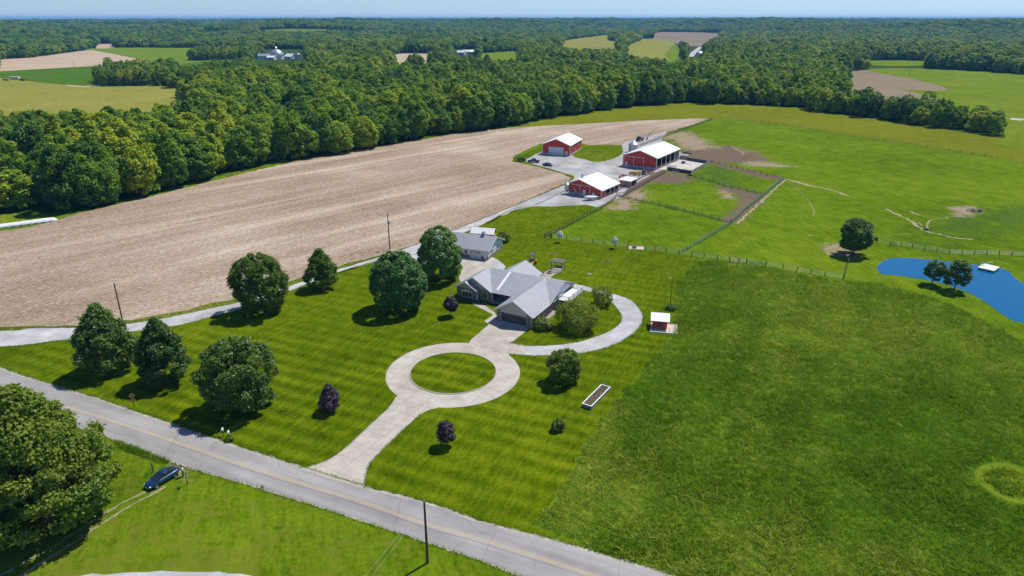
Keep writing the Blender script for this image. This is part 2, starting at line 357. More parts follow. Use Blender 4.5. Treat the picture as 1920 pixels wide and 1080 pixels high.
surf('asphalt', [(.3, (.23, .215, .21)), (.5, (.30, .285, .275)), (.7, (.37, .355, .34))], .5, 8, .9, ROADANG, (.08, 1.0, 1), .07)
surf('gravel', [(.28, (.30, .29, .28)), (.5, (.42, .41, .41)), (.72, (.56, .55, .54))], .25, 4, .95)
surf('yard_gravel', [(.28, (.24, .23, .225)), (.5, (.36, .35, .34)), (.72, (.50, .48, .46))], .12, 3, .95)
surf('concrete', [(.28, (.36, .32, .265)), (.5, (.45, .405, .345)), (.72, (.54, .50, .44))], .4, 6, .85, 0, (1, 1, 1), 0, 3.4)
surf('shoulder', [(.28, (.22, .20, .16)), (.5, (.36, .33, .28)), (.72, (.55, .51, .45))], .6, 5, .95)
mat('track_soil', (.36, .32, .22), (.16, .17, .06), 1.5, 1, spec=.05)
mat('pond_shallow', (.05, .10, .09), (.10, .11, .05), .6, .4)
mat('yellow_line', (.62, .42, .13), (.42, .34, .20), 4, .8)
mat('curb', (.45, .42, .37), (.34, .32, .28), 2, .8)
mat('dark_seam', (.12, .12, .12), None, 2, .9)
surf('feedlot_concrete', [(.3, (.36, .32, .27)), (.5, (.55, .50, .44)), (.7, (.66, .62, .56))], .35, 5)
m, nt, bs = newmat('pond_water'); v = mapping(nt)
bs.inputs['Base Color'].default_value = (.003, .105, .235, 1); bs.inputs['Roughness'].default_value = .12; bs.inputs['IOR'].default_value = 1.33
bump(nt, bs, noise(nt, 1.2, v, 4, .6), .25, .05)

# ------------------------------------------------------------------ ground sheet
def hnoise(x, y, s, seed=0):
    r = np.random.RandomState(seed); h = np.zeros(np.shape(x))
    for k in range(9):
        a = r.uniform(0, 2*np.pi); f = s*r.uniform(.6, 2.4); p = r.uniform(0, 6.28); p2 = r.uniform(0, 6.28)
        xx = x*np.cos(a)+y*np.sin(a); yy = -x*np.sin(a)+y*np.cos(a)
        h += np.sin(xx*f+p+1.3*np.sin(yy*f*.6+p2))/9
    return h*2.2
def sstep(a, b, x): t = np.clip((x-a)/(b-a), 0, 1); return t*t*(3-2*t)
def height(x, y):
    x = np.asarray(x, float); y = np.asarray(y, float); D = np.hypot(x, y); u = np.clip(x/np.maximum(y, 200), -1.2, 1.2)
    yt = np.interp(u, [-1.2, -.75, -.44, 0, .35, .75, 1.2], [3.5, 3.2, 2.4, 1.2, 1.2, 2.2, 3.0])
    lim = CAMH-yt/1280*D-10
    k = np.clip(.50+.42*sstep(2500, 9500, D)+.34*hnoise(x, y, 2*np.pi/2600, 3)+.22*hnoise(x, y, 2*np.pi/1000, 5), -.35, 1.0)
    st = 1980+1820*np.exp(-((u-.17)/.16)**2)
    return sstep(0, 1, (D-st)/1100)*lim*k
def clearing(x, y):
    D = np.hypot(x, y); return (hnoise(x*.55, y, 2*np.pi/1500, 21)+.35*hnoise(x, y, 2*np.pi/420, 22) > 1.02) & (D > 1750)
vv = np.concatenate([np.linspace(8, 40, 14), 40*np.exp(np.arange(1, 720)*np.log(13500/40)/720)])
uu = np.concatenate([np.linspace(-2.2, -1.0, 26)[:-1], np.linspace(-1.0, 1.0, 620), np.linspace(1.0, 2.2, 26)[1:]])
U, Vv = np.meshgrid(uu, vv); X = U*np.maximum(Vv, 60); Y = Vv.copy(); Z = height(X, Y)
X = X.ravel(); Y = Y.ravel(); Z = Z.ravel()
nr, nc = U.shape
idx = np.arange(nr*nc).reshape(nr, nc)
F = np.stack([idx[:-1, :-1], idx[:-1, 1:], idx[1:, 1:], idx[1:, :-1]], -1).reshape(-1, 4)
# a skirt of ground beside and behind the camera
base = len(X)
SK = [(-600, -400), (600, -400), (600, 8), (-600, 8)]
me = npmesh('ground', np.concatenate([np.stack([X, Y, Z], 1), np.array([(x, y, -.02) for x, y in SK])]), np.concatenate([F, [[base, base+1, base+2, base+3]]]), 'pasture_grass')
AX = np.concatenate([X, [p[0] for p in SK]]); AY = np.concatenate([Y, [p[1] for p in SK]])
def area(poly, w):
    w = w*2.2
    return area_(poly, w)
def area_(poly, w): # soft membership: 1 inside, fading over w metres outside
    d = segdist(AX, AY, poly, True); i = inpoly(AX, AY, poly)
    return np.where(i, np.clip(.5+d/w*.5, 0, 1), np.clip(.5-d/w*.5, 0, 1))
def line(poly, half, w): d = segdist(AX, AY, poly); return np.clip(.5+(half*.8-d)/w, 0, 1)
def near(box): return (AX > box[0]) & (AX < box[1]) & (AY > box[2]) & (AY < box[3])
soil = np.zeros(len(AX)); mud = soil.copy(); pale = soil.copy(); dry = soil.copy(); weedy = soil.copy()
for q, w_ in (([(640, 140), (520, 175), (700, 330), (880, 340), (900, 390), (1100, 400), (1330, 480), (1700, 490), (1500, 460), (1330, 350), (1080, 290), (900, 290), (820, 220)], 5),
              ([(40, 740), (180, 700), (250, 790), (180, 850), (60, 800)], 4), ([(450, 200), (640, 150), (650, 180), (520, 215)], 4),
              ([(-30, 800), (60, 820), (110, 900), (-30, 930)], 4), ([(1080, 720), (1180, 760), (1100, 800), (1050, 760)], 4)):
    soil = np.maximum(soil, area([z5(*p) for p in q], w_))
soil = np.maximum(soil, area([z8(*p) for p in [(640, 275), (700, 262), (790, 290), (830, 320), (780, 350), (690, 335)]], 2.5))
soil = np.maximum(soil, area([z8(*p) for p in [(1490, 35), (1560, 30), (1620, 45), (1560, 75), (1490, 80)]], 3))
for q, w_ in (([(330, 640), (450, 560), (640, 570), (700, 620), (600, 660), (430, 650)], 4), ([(1020, 690), (1300, 745), (1430, 775), (1280, 930), (1130, 1055), (1090, 1040), (1230, 900), (1270, 810), (1130, 740)], 3),
              ([(600, 410), (700, 340), (900, 330), (1100, 290), (1240, 350), (1330, 350), (1450, 430), (1300, 440), (1050, 450), (930, 440)], 5),
              ([(0, 740), (370, 525), (470, 540), (330, 640), (40, 790)], 2), ([(930, 445), (1300, 530), (1640, 610), (1630, 640), (1280, 560), (960, 470)], 2)):
    mud = np.maximum(mud, area([z5(*p) for p in q], w_))
weedy = np.maximum(weedy, area([z5(*p) for p in [(760, 560), (930, 460), (1200, 520), (1200, 700), (950, 660)]], 6))
weedy = np.maximum(weedy, area([z8(*p) for p in [(1330, 160), (1420, 90), (1650, 40), (1900, 20), (2300, 40), (1780, 190), (1600, 220), (1400, 200)]], 8))
weedy = np.maximum(weedy, .8*area([z8(*p) for p in [(1120, 250), (1200, 210), (1330, 230), (1500, 290), (1380, 330), (1200, 280)]], 5))
dry = np.maximum(dry, .55*area([z8(*p) for p in [(900, 400), (1000, 500), (1200, 545), (1500, 600), (1650, 700), (1700, 800), (2000, 900), (1700, 720), (1400, 560), (1000, 470)]], 8))
dry = np.maximum(dry, .62*area(ats([(-300, 660), (0, 760), (480, 915), (1000, 1085), (1300, 1200), (600, 1600), (-900, 1600), (-900, 800)]), 6))
dry = np.maximum(dry, .55*area([z8(*p) for p in [(1500, 60), (2300, 60), (2300, 340), (1500, 330), (1400, 240), (1700, 230)]], 8))
ponp = [z5(*p) for p in [(0, 0)]]
mud = np.maximum(mud, .75*line(ats([(170, 800), (240, 830), (300, 862)]), .25, 1.2))
soil = np.maximum(soil, .8*area(ats([(320, 868), (345, 868), (352, 885), (330, 905), (322, 895)]), 1.5))
wf = woods_front+[(9000, 2000), (9000, 13400), (-9000, 13400), (-9000, 1000)]
clr = clearing(AX, AY); wood = np.where(inpoly(AX, AY, wf) & ~clr, 1.0, 0.0); dry = np.where(clr, .4+.6*(hnoise(AX, AY, 2*np.pi/700, 31) > 0), dry)
soil = np.clip(soil*1.35, 0, 1); mud = np.clip(mud*1.5, 0, 1)
for n_, a_ in (('soil', soil), ('mud', mud), ('pale', pale), ('dry', dry), ('weedy', weedy), ('wood', wood)): vattr(me, n_, a_)
g = bpy.data.objects.new('ground', me); COL.objects.link(g); g['kind'] = 'structure'
me.polygons.foreach_set('use_smooth', [True]*len(me.polygons))

# ------------------------------------------------------------------ fields, lawn, drives, road (sheets 4 mm apart)
tan_w = jitter(ats(tan_px), .35, 2.5, 3)
sheet('verge', jitter(ats([(-300, 640), (0, 632), (200, 615), (400, 580), (560, 535), (700, 492), (900, 425), (1060, 350), (1082, 333), (1050, 318), (985, 306), (975, 310), (960, 330), (900, 400), (700, 470), (560, 515), (350, 570), (150, 600), (-300, 605)]), .2, 3), .004, 'verge')
sheet('lawn', jitter(ats(lawn_px), .12, 2.0, 2), .004, 'lawn_grass')
sheet('harvested_field', tan_w, .008, 'stubble')
sheet('hay_field', jitter(ats(olive_px), .4, 5, 4), .004, 'olive_hay')
tall_w = jitter(ats(tall_px), .3, 1.5, 5)
sheet('tall_grass_field', tall_w, .008, 'tall_grass_ground')
# gravel drive
dtop = [(-300, 616), (0, 620), (60, 615), (150, 614), (250, 606), (330, 592), (400, 577), (450, 566), (540, 537), (600, 515), (650, 500), (720, 479), (790, 455), (860, 428), (920, 404), (1000, 371), (1062, 345)]
dbot = [(1070, 352), (1000, 386), (960, 393), (900, 424), (820, 458), (795, 475), (745, 480), (700, 492), (640, 509), (545, 545), (460, 577), (400, 593), (340, 609), (265, 620), (200, 628), (140, 636), (100, 640), (0, 651), (-300, 662)]
sheet('gravel_drive', jitter(catmull(ats(dtop), n=4)+catmull(ats(dbot), n=4), .10, 1.2, 6), .012, 'gravel')
yard = [(1015, 283), (1000, 291), (987, 299), (988, 304), (1017, 312.5), (1048, 321), (1075, 330), (1075, 335), (1058, 347), (1000, 372), (940, 397), (940, 405), (967, 393), (1002, 387.5), (1065, 386), (1098, 384), (1121, 388.5), (1152, 374), (1160, 372), (1176, 355), (1225, 325), (1262, 308), (1280, 296), (1275, 285), (1240, 262), (1252, 245), (1273, 242), (1259, 244), (1220, 254), (1200, 258), (1171, 267), (1166, 273), (1168, 283), (1159, 294), (1123, 304), (1098, 299), (1073, 291.5)]
sheet('barn_yard', jitter(ats(yard), .25, 3, 7), .016, 'yard_gravel')
sheet('yard_grass', jitter(catmull(ats([(1073, 291), (1104, 274), (1140, 271), (1165, 275), (1168, 283), (1159, 294), (1123, 304), (1098, 299)]), True, 3), .2, 2, 8), .020, 'lawn_grass')
sheet('crescent_grass', jitter(ats([(1016, 277), (996, 283), (982, 289), (962, 297), (962, 303), (986, 303), (988, 299), (1000, 291), (1016, 285)]), .2, 2, 9), .020, 'lawn_grass')
# pad beside outbuilding and behind house
sheet('house_gravel', jitter(ats([(760, 470), (800, 455), (850, 440), (880, 470), (932, 486), (948, 500), (935, 520), (866, 530), (860, 522), (868, 500), (840, 480), (800, 500), (775, 490)]), .1, 1.5, 11), .016, 'gravel')
sheet('outbuilding_apron', ats([(868, 482), (915, 488), (925, 500), (900, 520), (862, 524), (870, 505)]), .024, 'concrete')
# side loop
lo_o = catmull(ats([(955, 664), (985, 666.5), (1020, 667), (1075, 664), (1130, 654), (1168, 638), (1196.7, 616.7), (1206, 598), (1201.7, 583), (1181.7, 561.7), (1140, 548), (1100, 537), (1078, 532)]), n=5)
lo_i = catmull(ats([(1070, 540), (1100, 546), (1135, 555), (1150, 571.7), (1164, 590), (1163, 603), (1150, 616), (1120, 630), (1075, 643), (1020, 648), (985, 648), (955, 643)]), n=5)
sheet('side_drive', jitter(lo_o+lo_i, .06, 1, 12), .012, 'gravel')
# concrete drive with turning circle
CC, RO, RI = (-10.7, 110.0), 12.15, 7.8
drv = [(560, 878), (600, 868), (640, 845), (700, 790), (728, 765), (742, 745), (742, 730), (760, 715), (900, 700), (860, 742), (820, 765), (790, 776), (740, 822), (700, 862), (688, 884), (683, 916.5)]
sheet('entrance_drive', catmull(ats(drv[:6]), n=4)+ats([(800, 700), (850, 720)])+catmull(ats(drv[10:]), n=4), .020, 'concrete')
ring = [(CC[0]+RO*math.cos(t), CC[1]+RO*math.sin(t)) for t in np.linspace(0, 2*math.pi, 72, endpoint=False)]
sheet('turning_circle', ring, .024, 'concrete')
sheet('garage_apron', ats([(874, 650), (884, 636), (917.8, 607.8), (930, 600), (996, 613), (962, 640), (955, 643), (985, 647.5), (985, 666.5), (955, 664), (950, 680)]), .028, 'concrete')
sheet('front_walk', ats([(908, 602.5), (917.8, 608), (934, 597), (928, 586), (900, 566), (884, 569), (905, 580), (925, 590)]), .020, 'concrete')
mb = MB(); mb.lathe([(RI+.12, .02), (RI+.12, .14), (RI-.06, .14), (RI-.06, .05)], 72, CC); tag(mb.build('circle_kerb', 'curb'), kind='structure')
isl = MB(); K = 72
prev = [(CC[0], CC[1], .42)]
isl.v = list(prev)
for r_, z_ in ((2.5, .38), (5, .25), (7, .13), (RI-.05, .09)):
    isl.v += [(CC[0]+r_*math.cos(2*math.pi*k/K), CC[1]+r_*math.sin(2*math.pi*k/K), z_) for k in range(K)]
isl.f = [(0, 1+k, 1+(k+1) % K) for k in range(K)]+[(1+i*K+k, 1+(i+1)*K+k, 1+(i+1)*K+(k+1) % K, 1+i*K+(k+1) % K) for i in range(3) for k in range(K)]
tag(isl.build('island_lawn', 'lawn_grass', smooth=True), kind='structure')
# public road
def offs(pts, d):
    out = []
    for i, p in enumerate(pts):
        a = pts[max(0, i-1)]; b = pts[min(len(pts)-1, i+1)]; L = math.dist(a, b); out.append((p[0]-(b[1]-a[1])/L*d, p[1]+(b[0]-a[0])/L*d))
    return out
rt = catmull(road_top, n=4); rb = catmull(road_bot, n=4); rm = catmull(road_mid, n=4)
ot = jitter(offs(rt, .5), .14, .5, 21, False)+[offs(rt, .5)[-1]]; ob = jitter(offs(rb, -.3), .1, .8, 22, False)+[offs(rb, -.4)[-1]]
sheet('road_shoulder', ot+ob[::-1], .012, 'shoulder')
sheet('road', jitter(rt, .06, 1, 23, False)+[rt[-1]]+(jitter(rb, .05, 1, 24, False)+[rb[-1]])[::-1], .032, 'asphalt')
for k, s in enumerate((-.14, .14)):
    a = offs(rm, s-.05); b = offs(rm, s+.05); sheet('road_line', a+b[::-1], .036, 'yellow_line')
a = offs(rm, -.62); b = offs(rm, -.56); sheet('road_seam', a+b[::-1], .036, 'dark_seam')
sheet('near_gravel_drive', jitter(catmull(ats([(80, 1100), (150, 1079), (250, 1073), (350, 1071), (430, 1075), (520, 1090), (600, 1130), (300, 1300), (0, 1200)]), True, 4), .1, 1, 25), .012, 'gravel')
for k, tr_ in enumerate(([(300, 905), (272, 922), (222, 947), (170, 980), (90, 1030), (0, 1080), (-200, 1190)], [(312, 912), (281, 929), (230, 957), (185, 986), (100, 1042), (0, 1102), (-200, 1215)])):
    tl = catmull(ats(tr_), n=6); sheet('wheel_track', jitter(offs(tl, .2), .09, .4, 61+k, False)+jitter(offs(tl, -.2), .09, .4, 65+k, False)[::-1], .012, 'track_soil')
mat('trail', (.42, .35, .24), (.20, .18, .09), 1.2, 1, spec=.05)
def ribbon(name, pts, w_, seed, m_='trail', jit=.35):
    c_ = catmull(pts, n=5); l_ = jitter(offs(c_, w_/2), w_*jit, w_*1.1, seed, False); r_ = jitter(offs(c_, -w_/2), w_*jit, w_*1.1, seed+100, False); sheet(name, l_+r_[::-1], .012+.0006*(seed % 7), m_)
for k, (p_, w_) in enumerate((([z5(*p) for p in [(1665, 625), (1600, 680), (1500, 775), (1400, 865), (1300, 960), (1235, 1020), (1170, 1065)]], .9), ([z5(*p) for p in [(1640, 610), (1760, 640), (1920, 685)]]+ats([(1560, 357), (1600, 370)]), 1.3),
    ([z8(*p) for p in [(1030, 40), (1100, 75), (1180, 110), (1270, 175), (1400, 210), (1500, 230), (1610, 235)]], 1.0), ([z8(*p) for p in [(1295, 170), (1310, 120), (1350, 105), (1450, 95)]], .5), ([z8(*p) for p in [(1190, 55), (1215, 68), (1260, 82)]], .9), ([z8(*p) for p in [(1280, 175), (1240, 120)]], .4),
    ([z5(*p) for p in [(1690, 640), (1780, 710), (1860, 790), (1930, 870)]], .2), ([z5(*p) for p in [(1130, 290), (1200, 330), (1260, 375)]], .8), ([z5(*p) for p in [(1300, 440), (1480, 470), (1640, 485), (1800, 490)]], 1.2), ([z8(*p) for p in [(540, 0), (570, 50), (562, 90)]], .4), ([z8(*p) for p in [(530, 205), (560, 215)]], .8), ([z8(*p) for p in [(920, 215), (1060, 210), (1200, 195)]], .22))):
    ribbon('cattle_trail', p_, w_*.85, 200+k, 'track_soil' if w_ < .5 else 'trail')
# pond
sheet('pond_bank', jitter(catmull(ats(pond_px), True, 4), .28, .6, 31), .012, 'verge')
sheet('pond_margin', jitter(catmull(ats(pond_px), True, 4), .10, .6, 33), .02, 'pond_shallow')
cpx = sum(p[0] for p in ats(pond_px))/len(pond_px); cpy = sum(p[1] for p in ats(pond_px))/len(pond_px)
pw = [(p[0]+(cpx-p[0])*.008, p[1]+(cpy-p[1])*.012) for p in catmull(ats(pond_px), True, 4)]
sheet('pond_water', jitter(pw, .08, .8, 32), .03, 'pond_water')
sheet('feedlot_floor', [z4(*p) for p in [(1400, 560), (1405, 545), (1590, 470), (1660, 455), (1850, 500), (1705, 600), (1495, 572)]], .024, 'feedlot_concrete')
# distant fields (name, px outline, material); they also keep the wood out
FAR = [('far_field', [(0, 133), (0, 112), (60, 108), (165, 94), (190, 97), (300, 117), (180, 123)], 'far_stubble'),
 ('far_meadow', [(160, 93), (125, 93), (240, 89), (330, 90), (420, 89), (470, 92), (440, 98), (372, 107), (350, 118), (300, 118), (190, 97)], 'far_pasture'),
 ('far_crop_field', [(-40, 140), (0, 134), (180, 124), (300, 118), (350, 118), (450, 109), (470, 113), (400, 125), (300, 142), (180, 160), (130, 159), (60, 153), (0, 146)], 'far_crop'),
 ('far_hay_field', [(-60, 196), (-60, 146), (0, 146), (60, 153), (180, 163), (310, 160), (330, 168), (362, 174), (300, 190), (150, 200), (0, 200)], 'far_hay'),
 ('far_bare_patch', [(125, 158), (180, 157), (188, 163), (140, 163)], 'far_stubble'),
 ('far_bare_strip', [(165, 90), (190, 82), (212, 82), (214, 90)], 'far_stubble'),
 ('far_field', [(705, 108), (760, 100), (835, 101), (845, 106), (760, 112)], 'far_stubble'),
 ('far_meadow', [(905, 100), (968, 96), (969, 107), (905, 110)], 'far_pasture'),
 ('far_hay_field', [(1050, 88), (1060, 76), (1140, 65), (1142, 76), (1156, 78), (1156, 88), (1090, 90)], 'far_hay'),
 ('far_hay_field', [(1170, 90), (1208, 72), (1264, 80), (1245, 104), (1212, 106)], 'far_hay'),
 ('far_meadow', [(1247, 102), (1264, 84), (1276, 92), (1272, 108), (1258, 110)], 'far_pasture'),
 ('far_soil_field', [(1214, 66), (1240, 60), (1354, 61), (1340, 68), (1312, 78), (1260, 72)], 'far_soil'),
 ('far_soil_field', [(1590, 135), (1625, 131), (1700, 146), (1770, 163), (1765, 170), (1700, 168), (1620, 160)], 'far_soil'),
 ('far_meadow', [(1622, 131), (1680, 128), (1780, 131), (1920, 140), (2000, 148), (2000, 196), (1835, 188), (1790, 178), (1772, 163), (1700, 146)], 'far_pasture'),
 ('far_meadow', [(1585, 116), (1660, 113), (1735, 114), (1735, 122), (1660, 124)], 'far_pasture'),
 ('far_meadow', [(1860, 268), (1885, 258), (1896, 228), (2050, 222), (2100, 290), (1920, 280)], 'far_pasture'),
 ('far_meadow', [(-60, 292), (0, 289), (40, 287), (82, 285), (92, 292), (60, 304), (0, 306), (-60, 310)], 'far_pasture'),
 ('roadside_meadow', [(-60, 420), (0, 403), (38, 401), (45, 415), (0, 425), (-60, 440)], 'far_pasture')]
for k, (n_, p, m_) in enumerate(FAR):
    sc = abs(at(*p[0])[1]); q = jitter(catmull(ats(p), True, 3), sc*.0006, max(3, sc*.01), 40+k)
    sheet(n_, q, .05+sc*.00004*(1+k % 3), m_)
    if k not in (14, 15, 16, 17):
        for j_, fr_ in enumerate((.45, .9)):
            pe_ = [(x_, y_+fr_*16*FPX/max(200, at(x_, y_)[1])) for x_, y_ in p]
            sheet(n_+'_margin', jitter(catmull(ats(pe_), True, 3), sc*.0006, max(3, sc*.01), 70+k), .010+.0008*k+.0004*j_+sc*.000008*j_, m_)
sheet('far_road', ats([(1291, 106), (1296, 98), (1310, 88), (1317, 88), (1306, 100), (1298, 108)]), .2, 'gravel')
sheet('far_lane', ats([(1893, 224), (1896, 221), (1960, 227), (2100, 240), (2100, 243), (1960, 231)]), .05, 'gravel')

# ------------------------------------------------------------------ foliage
def leafmat(name, stops, trans=.28, rough=.55, spec=.25, tonek=.5):
    m, nt, bs = newmat(name)
    oi = N(nt, 'ShaderNodeObjectInfo'); at_ = N(nt, 'ShaderNodeAttribute'); at_.attribute_name = 'tone'
    pn = noise(nt, .012, oi.outputs['Location'], 3, .6)
    f = math_(nt, 'ADD', math_(nt, 'MULTIPLY', oi.outputs['Random'], .55), math_(nt, 'MULTIPLY', at_.outputs['Fac'], tonek))
    f = math_(nt, 'ADD', f, math_(nt, 'MULTIPLY', math_(nt, 'SUBTRACT', pn, .5), 1.0))
    col = ramp(nt, f, stops); nt.links.new(col, bs.inputs['Base Color'])
    bs.inputs['Roughness'].default_value = rough; bs.inputs['Specular IOR Level'].default_value = spec
    tr = N(nt, 'ShaderNodeBsdfTranslucent'); nt.links.new(mixc(nt, 1.0, col, (1.25, 1.2, .35), 'MULTIPLY'), tr.inputs[0])
    mx = N(nt, 'ShaderNodeMixShader'); mx.inputs[0].default_value = trans
    nt.links.new(bs.outputs[0], mx.inputs[1]); nt.links.new(tr.outputs[0], mx.inputs[2])
    nt.links.new(mx.outputs[0], nt.nodes['Material Output'].inputs[0])
leafmat('wood_leaves', [(.05, (.035, .105, .013)), (.32, (.095, .22, .015)), (.58, (.22, .35, .014)), (.9, (.42, .48, .022))], .36)
leafmat('maple_leaves', [(0, (.060, .130, .022)), (.5, (.110, .195, .026)), (1, (.21, .28, .040))], .3, .5, .4)
leafmat('linden_leaves', [(0, (.050, .150, .028)), (.5, (.110, .240, .036)), (1, (.20, .34, .06))], .3, .45, .4)
leafmat('willow_leaves', [(0, (.12, .20, .016)), (.5, (.19, .27, .025)), (1, (.28, .34, .04))], .35)
leafmat('plum_leaves', [(0, (.035, .018, .030)), (.5, (.07, .036, .052)), (1, (.14, .085, .085))], .08, .5, .4)
leafmat('shade_tree_leaves', [(0, (.065, .140, .014)), (.5, (.135, .225, .020)), (1, (.25, .32, .035))], .32)
mat('bark', (.14, .11, .085), (.07, .055, .045), 4, .95, bmp=.6)

def crown(name, seed, H, Rw, zlo, n, leaf, m, prof='round', nl=40, lr=(.22, .34), airy=0, ragged=True):
    r = np.random.RandomState(seed)
    L = []
    for i in range(nl):
        t = (i+.5)/nl if prof != 'round' else r.rand()**.85
        wdt = {'round': math.sqrt(max(.02, 1-((t-.42)/.62)**2)), 'pear': (max(0, 1-t**1.5)**.75)*(.72+.28*min(1, t/.22))+.06, 'dome': math.sqrt(max(.02, 1-((t-.55)/.52)**2)) if t > .55 else 1-.35*(.55-t), 'cone': (1-t)**.62*.95+.1, 'egg': math.sin(math.pi*min(1, (.20+.78*t)))**.75*(1.06-.25*t), 'wide': math.sqrt(max(.03, 1-((t-.40)/.63)**2))**.8}[prof]
        a = 2.39996*i+r.uniform(-.4, .4); rr = r.uniform(*lr)*Rw*(.75 if t > .85 else 1)
        q = max(0, wdt*Rw-rr*.85)*((r.uniform(.1, 1)**.45)*r.uniform(.92, 1.16) if ragged else r.uniform(.5, 1)**.35)
        L.append((q*math.cos(a), q*math.sin(a), zlo+rr*.6+t*(H-zlo-rr*1.5), rr, r.rand()))
    L = np.array(L); per = (L[:, 3]**2); per /= per.sum()
    li = r.choice(nl, n, p=per); d = r.normal(size=(n, 3)); d[:, 2] += .25; d /= np.linalg.norm(d, axis=1)[:, None]
    c = L[li]; out = c[:, :3]-np.array([0, 0, (zlo+H)/2]); out /= np.linalg.norm(out, axis=1)[:, None]+1e-6
    flip = (d*out).sum(1) < -.25; d[flip] = d[flip]+out[flip]*1.3; d /= np.linalg.norm(d, axis=1)[:, None]
    rad = c[:, 3]*(r.uniform(.72, 1.08+airy, n)+(.5 if ragged else .2)*(r.rand(n) < .3)*r.rand(n)**1.5)
    p = c[:, :3]+d*rad[:, None]*np.array([1, 1, .85])
    # cull leaves buried in other clumps
    keep = np.ones(n, bool)
    for k in range(nl):
        dd = np.linalg.norm((p-L[k, :3])/np.array([1, 1, .85]), axis=1); keep &= ~((dd < L[k, 3]*.62) & (li != k))
    p, d, tn = p[keep], d[keep], c[keep, 4]; n = len(p)
    nrm = d+np.array([0, 0, .7 if m == 'wood_leaves' else .45])+r.normal(size=(n, 3))*(.38+airy); nrm /= np.linalg.norm(nrm, axis=1)[:, None]
    ax = np.cross(nrm, r.normal(size=(n, 3))); ax /= np.linalg.norm(ax, axis=1)[:, None]; ay = np.cross(nrm, ax)
    s = leaf*r.uniform(.55, 1.25, n)[:, None]
    fold = nrm*s*.28
    V = np.stack([p-ax*s-fold, p-ay*s*.7, p+ax*s-fold, p+ay*s*.7], 1).reshape(-1, 3)
    F = np.arange(4*n).reshape(-1, 4)
    me = npmesh(name, V, F, m); vattr(me, 'tone', np.repeat(np.clip(tn*.7+r.rand(n)*.3, 0, 1), 4))
    return me, L
def trunk_mesh(name, L, H, r0, zlo, seed=1, nb=9):
    rnd = random.Random(seed); mb = MB(); top = Vector((rnd.uniform(-.3, .3), rnd.uniform(-.3, .3), H*.72)); pts = []
    for k in range(6):
        t = k/5; pts.append(Vector((top.x*t+rnd.uniform(-.08, .08)*t*3, top.y*t+rnd.uniform(-.08, .08)*t*3, top.z*t)))
    mb.tube(pts[0]-Vector((0, 0, .15)), pts[0]+Vector((0, 0, .3)), r0*1.5, r0, cap=False)
    for k in range(5): mb.tube(pts[k]+Vector((0, 0, .3 if k == 0 else 0)), pts[k+1], r0*(1-.16*k), r0*(1-.16*(k+1)), cap=False)
    ls = sorted(L.tolist(), key=lambda q: rnd.random())[:nb]
    for q in ls:
        zb = max(zlo*.7, min(H*.65, q[2]*.6)); t = zb/top.z; b0 = Vector((top.x*t, top.y*t, zb)); e = Vector(q[:3]); mid = b0.lerp(e, .5)+Vector((0, 0, -.05*H*.3))
        mb.tube(b0, mid, r0*.42, r0*.28, n=6, cap=False); mb.tube(mid, e, r0*.28, r0*.08, n=6, cap=False)
    me = bpy.data.meshes.new(name); me.from_pydata(mb.v, [], mb.f); me.materials.append(MATS['bark'])
    me.polygons.foreach_set('use_smooth', [True]*len(me.polygons)); return me
def link(name, me, parent): o = bpy.data.objects.new(name, me); COL.objects.link(o); o.parent = parent; return o
def tree(name, label, cat, pos, H, Rw, zlo, n, leaf, m, prof, seed, r0=.25, nl=40, lr=(.22, .34), airy=0, group=None, nb=9, rz=0):
    t = thing(name, label, cat, pos, rz, group)
    cm, L = crown('crown', seed, H, Rw, zlo, n, leaf, m, prof, nl, lr, airy, m != 'linden_leaves')
    link('crown', cm, t); link('trunk', trunk_mesh('trunk', L, H, r0, zlo, seed, nb), t)
    return t

# garden trees
tree('shade_tree', 'broad dark maple at the left end of the lawn, beside the gravel drive', 'tree', at(206, 694), 13.2, 5.6, 1.3, 34000, .20, 'maple_leaves', 'pear', 11, .3, 150, (.11, .2), .25)
tree('shade_tree', 'tall narrow dark maple behind the yellow road sign', 'tree', at(312, 715), 12.4, 4.7, 1.2, 30000, .20, 'maple_leaves', 'pear', 12, .28, 140, (.11, .2), .25)
tree('shade_tree', 'wide low maple casting a big shadow above the roadside mailboxes', 'tree', at(453, 762), 12.2, 6.0, 1.0, 36000, .20, 'maple_leaves', 'wide', 13, .32, 150, (.11, .19), .25)
tree('shade_tree', 'wide maple overhanging the gravel drive, halfway along the brown field', 'tree', at(492, 582), 12.9, 6.3, 1.6, 28000, .22, 'shade_tree_leaves', 'wide', 14, .3, 120, (.11, .2), .3)
tree('shade_tree', 'smaller pointed green tree beside the gravel drive, below the utility pole', 'tree', at(605, 540), 9.9, 4.3, .9, 17000, .21, 'shade_tree_leaves', 'pear', 15, .22, 90, (.13, .24), .25)
tree('shade_tree', 'dense rounded deep green tree on the lawn, left of the house', 'tree', at(749, 580), 13.4, 6.4, .8, 40000, .23, 'linden_leaves', 'round', 16, .35, 240, (.13, .19), .05)
tree('shade_tree', 'dense egg-shaped deep green tree hiding the end of the grey garage outbuilding', 'tree', at(826, 524), 13.6, 5.6, .8, 38000, .23, 'linden_leaves', 'round', 17, .35, 220, (.13, .19), .05)
tree('small_tree', 'small round leafy tree on the lawn below the curving gravel loop', 'tree', at(1059, 716), 6.4, 3.1, .7, 11000, .18, 'shade_tree_leaves', 'wide', 18, .16, 60, (.16, .28), .15)
tree('purple_tree', 'purple leaved ornamental tree on the lawn left of the turning circle', 'tree', at(620, 770), 5.0, 1.95, .6, 5200, .16, 'plum_leaves', 'pear', 19, .12, 40, (.3, .42), .05)
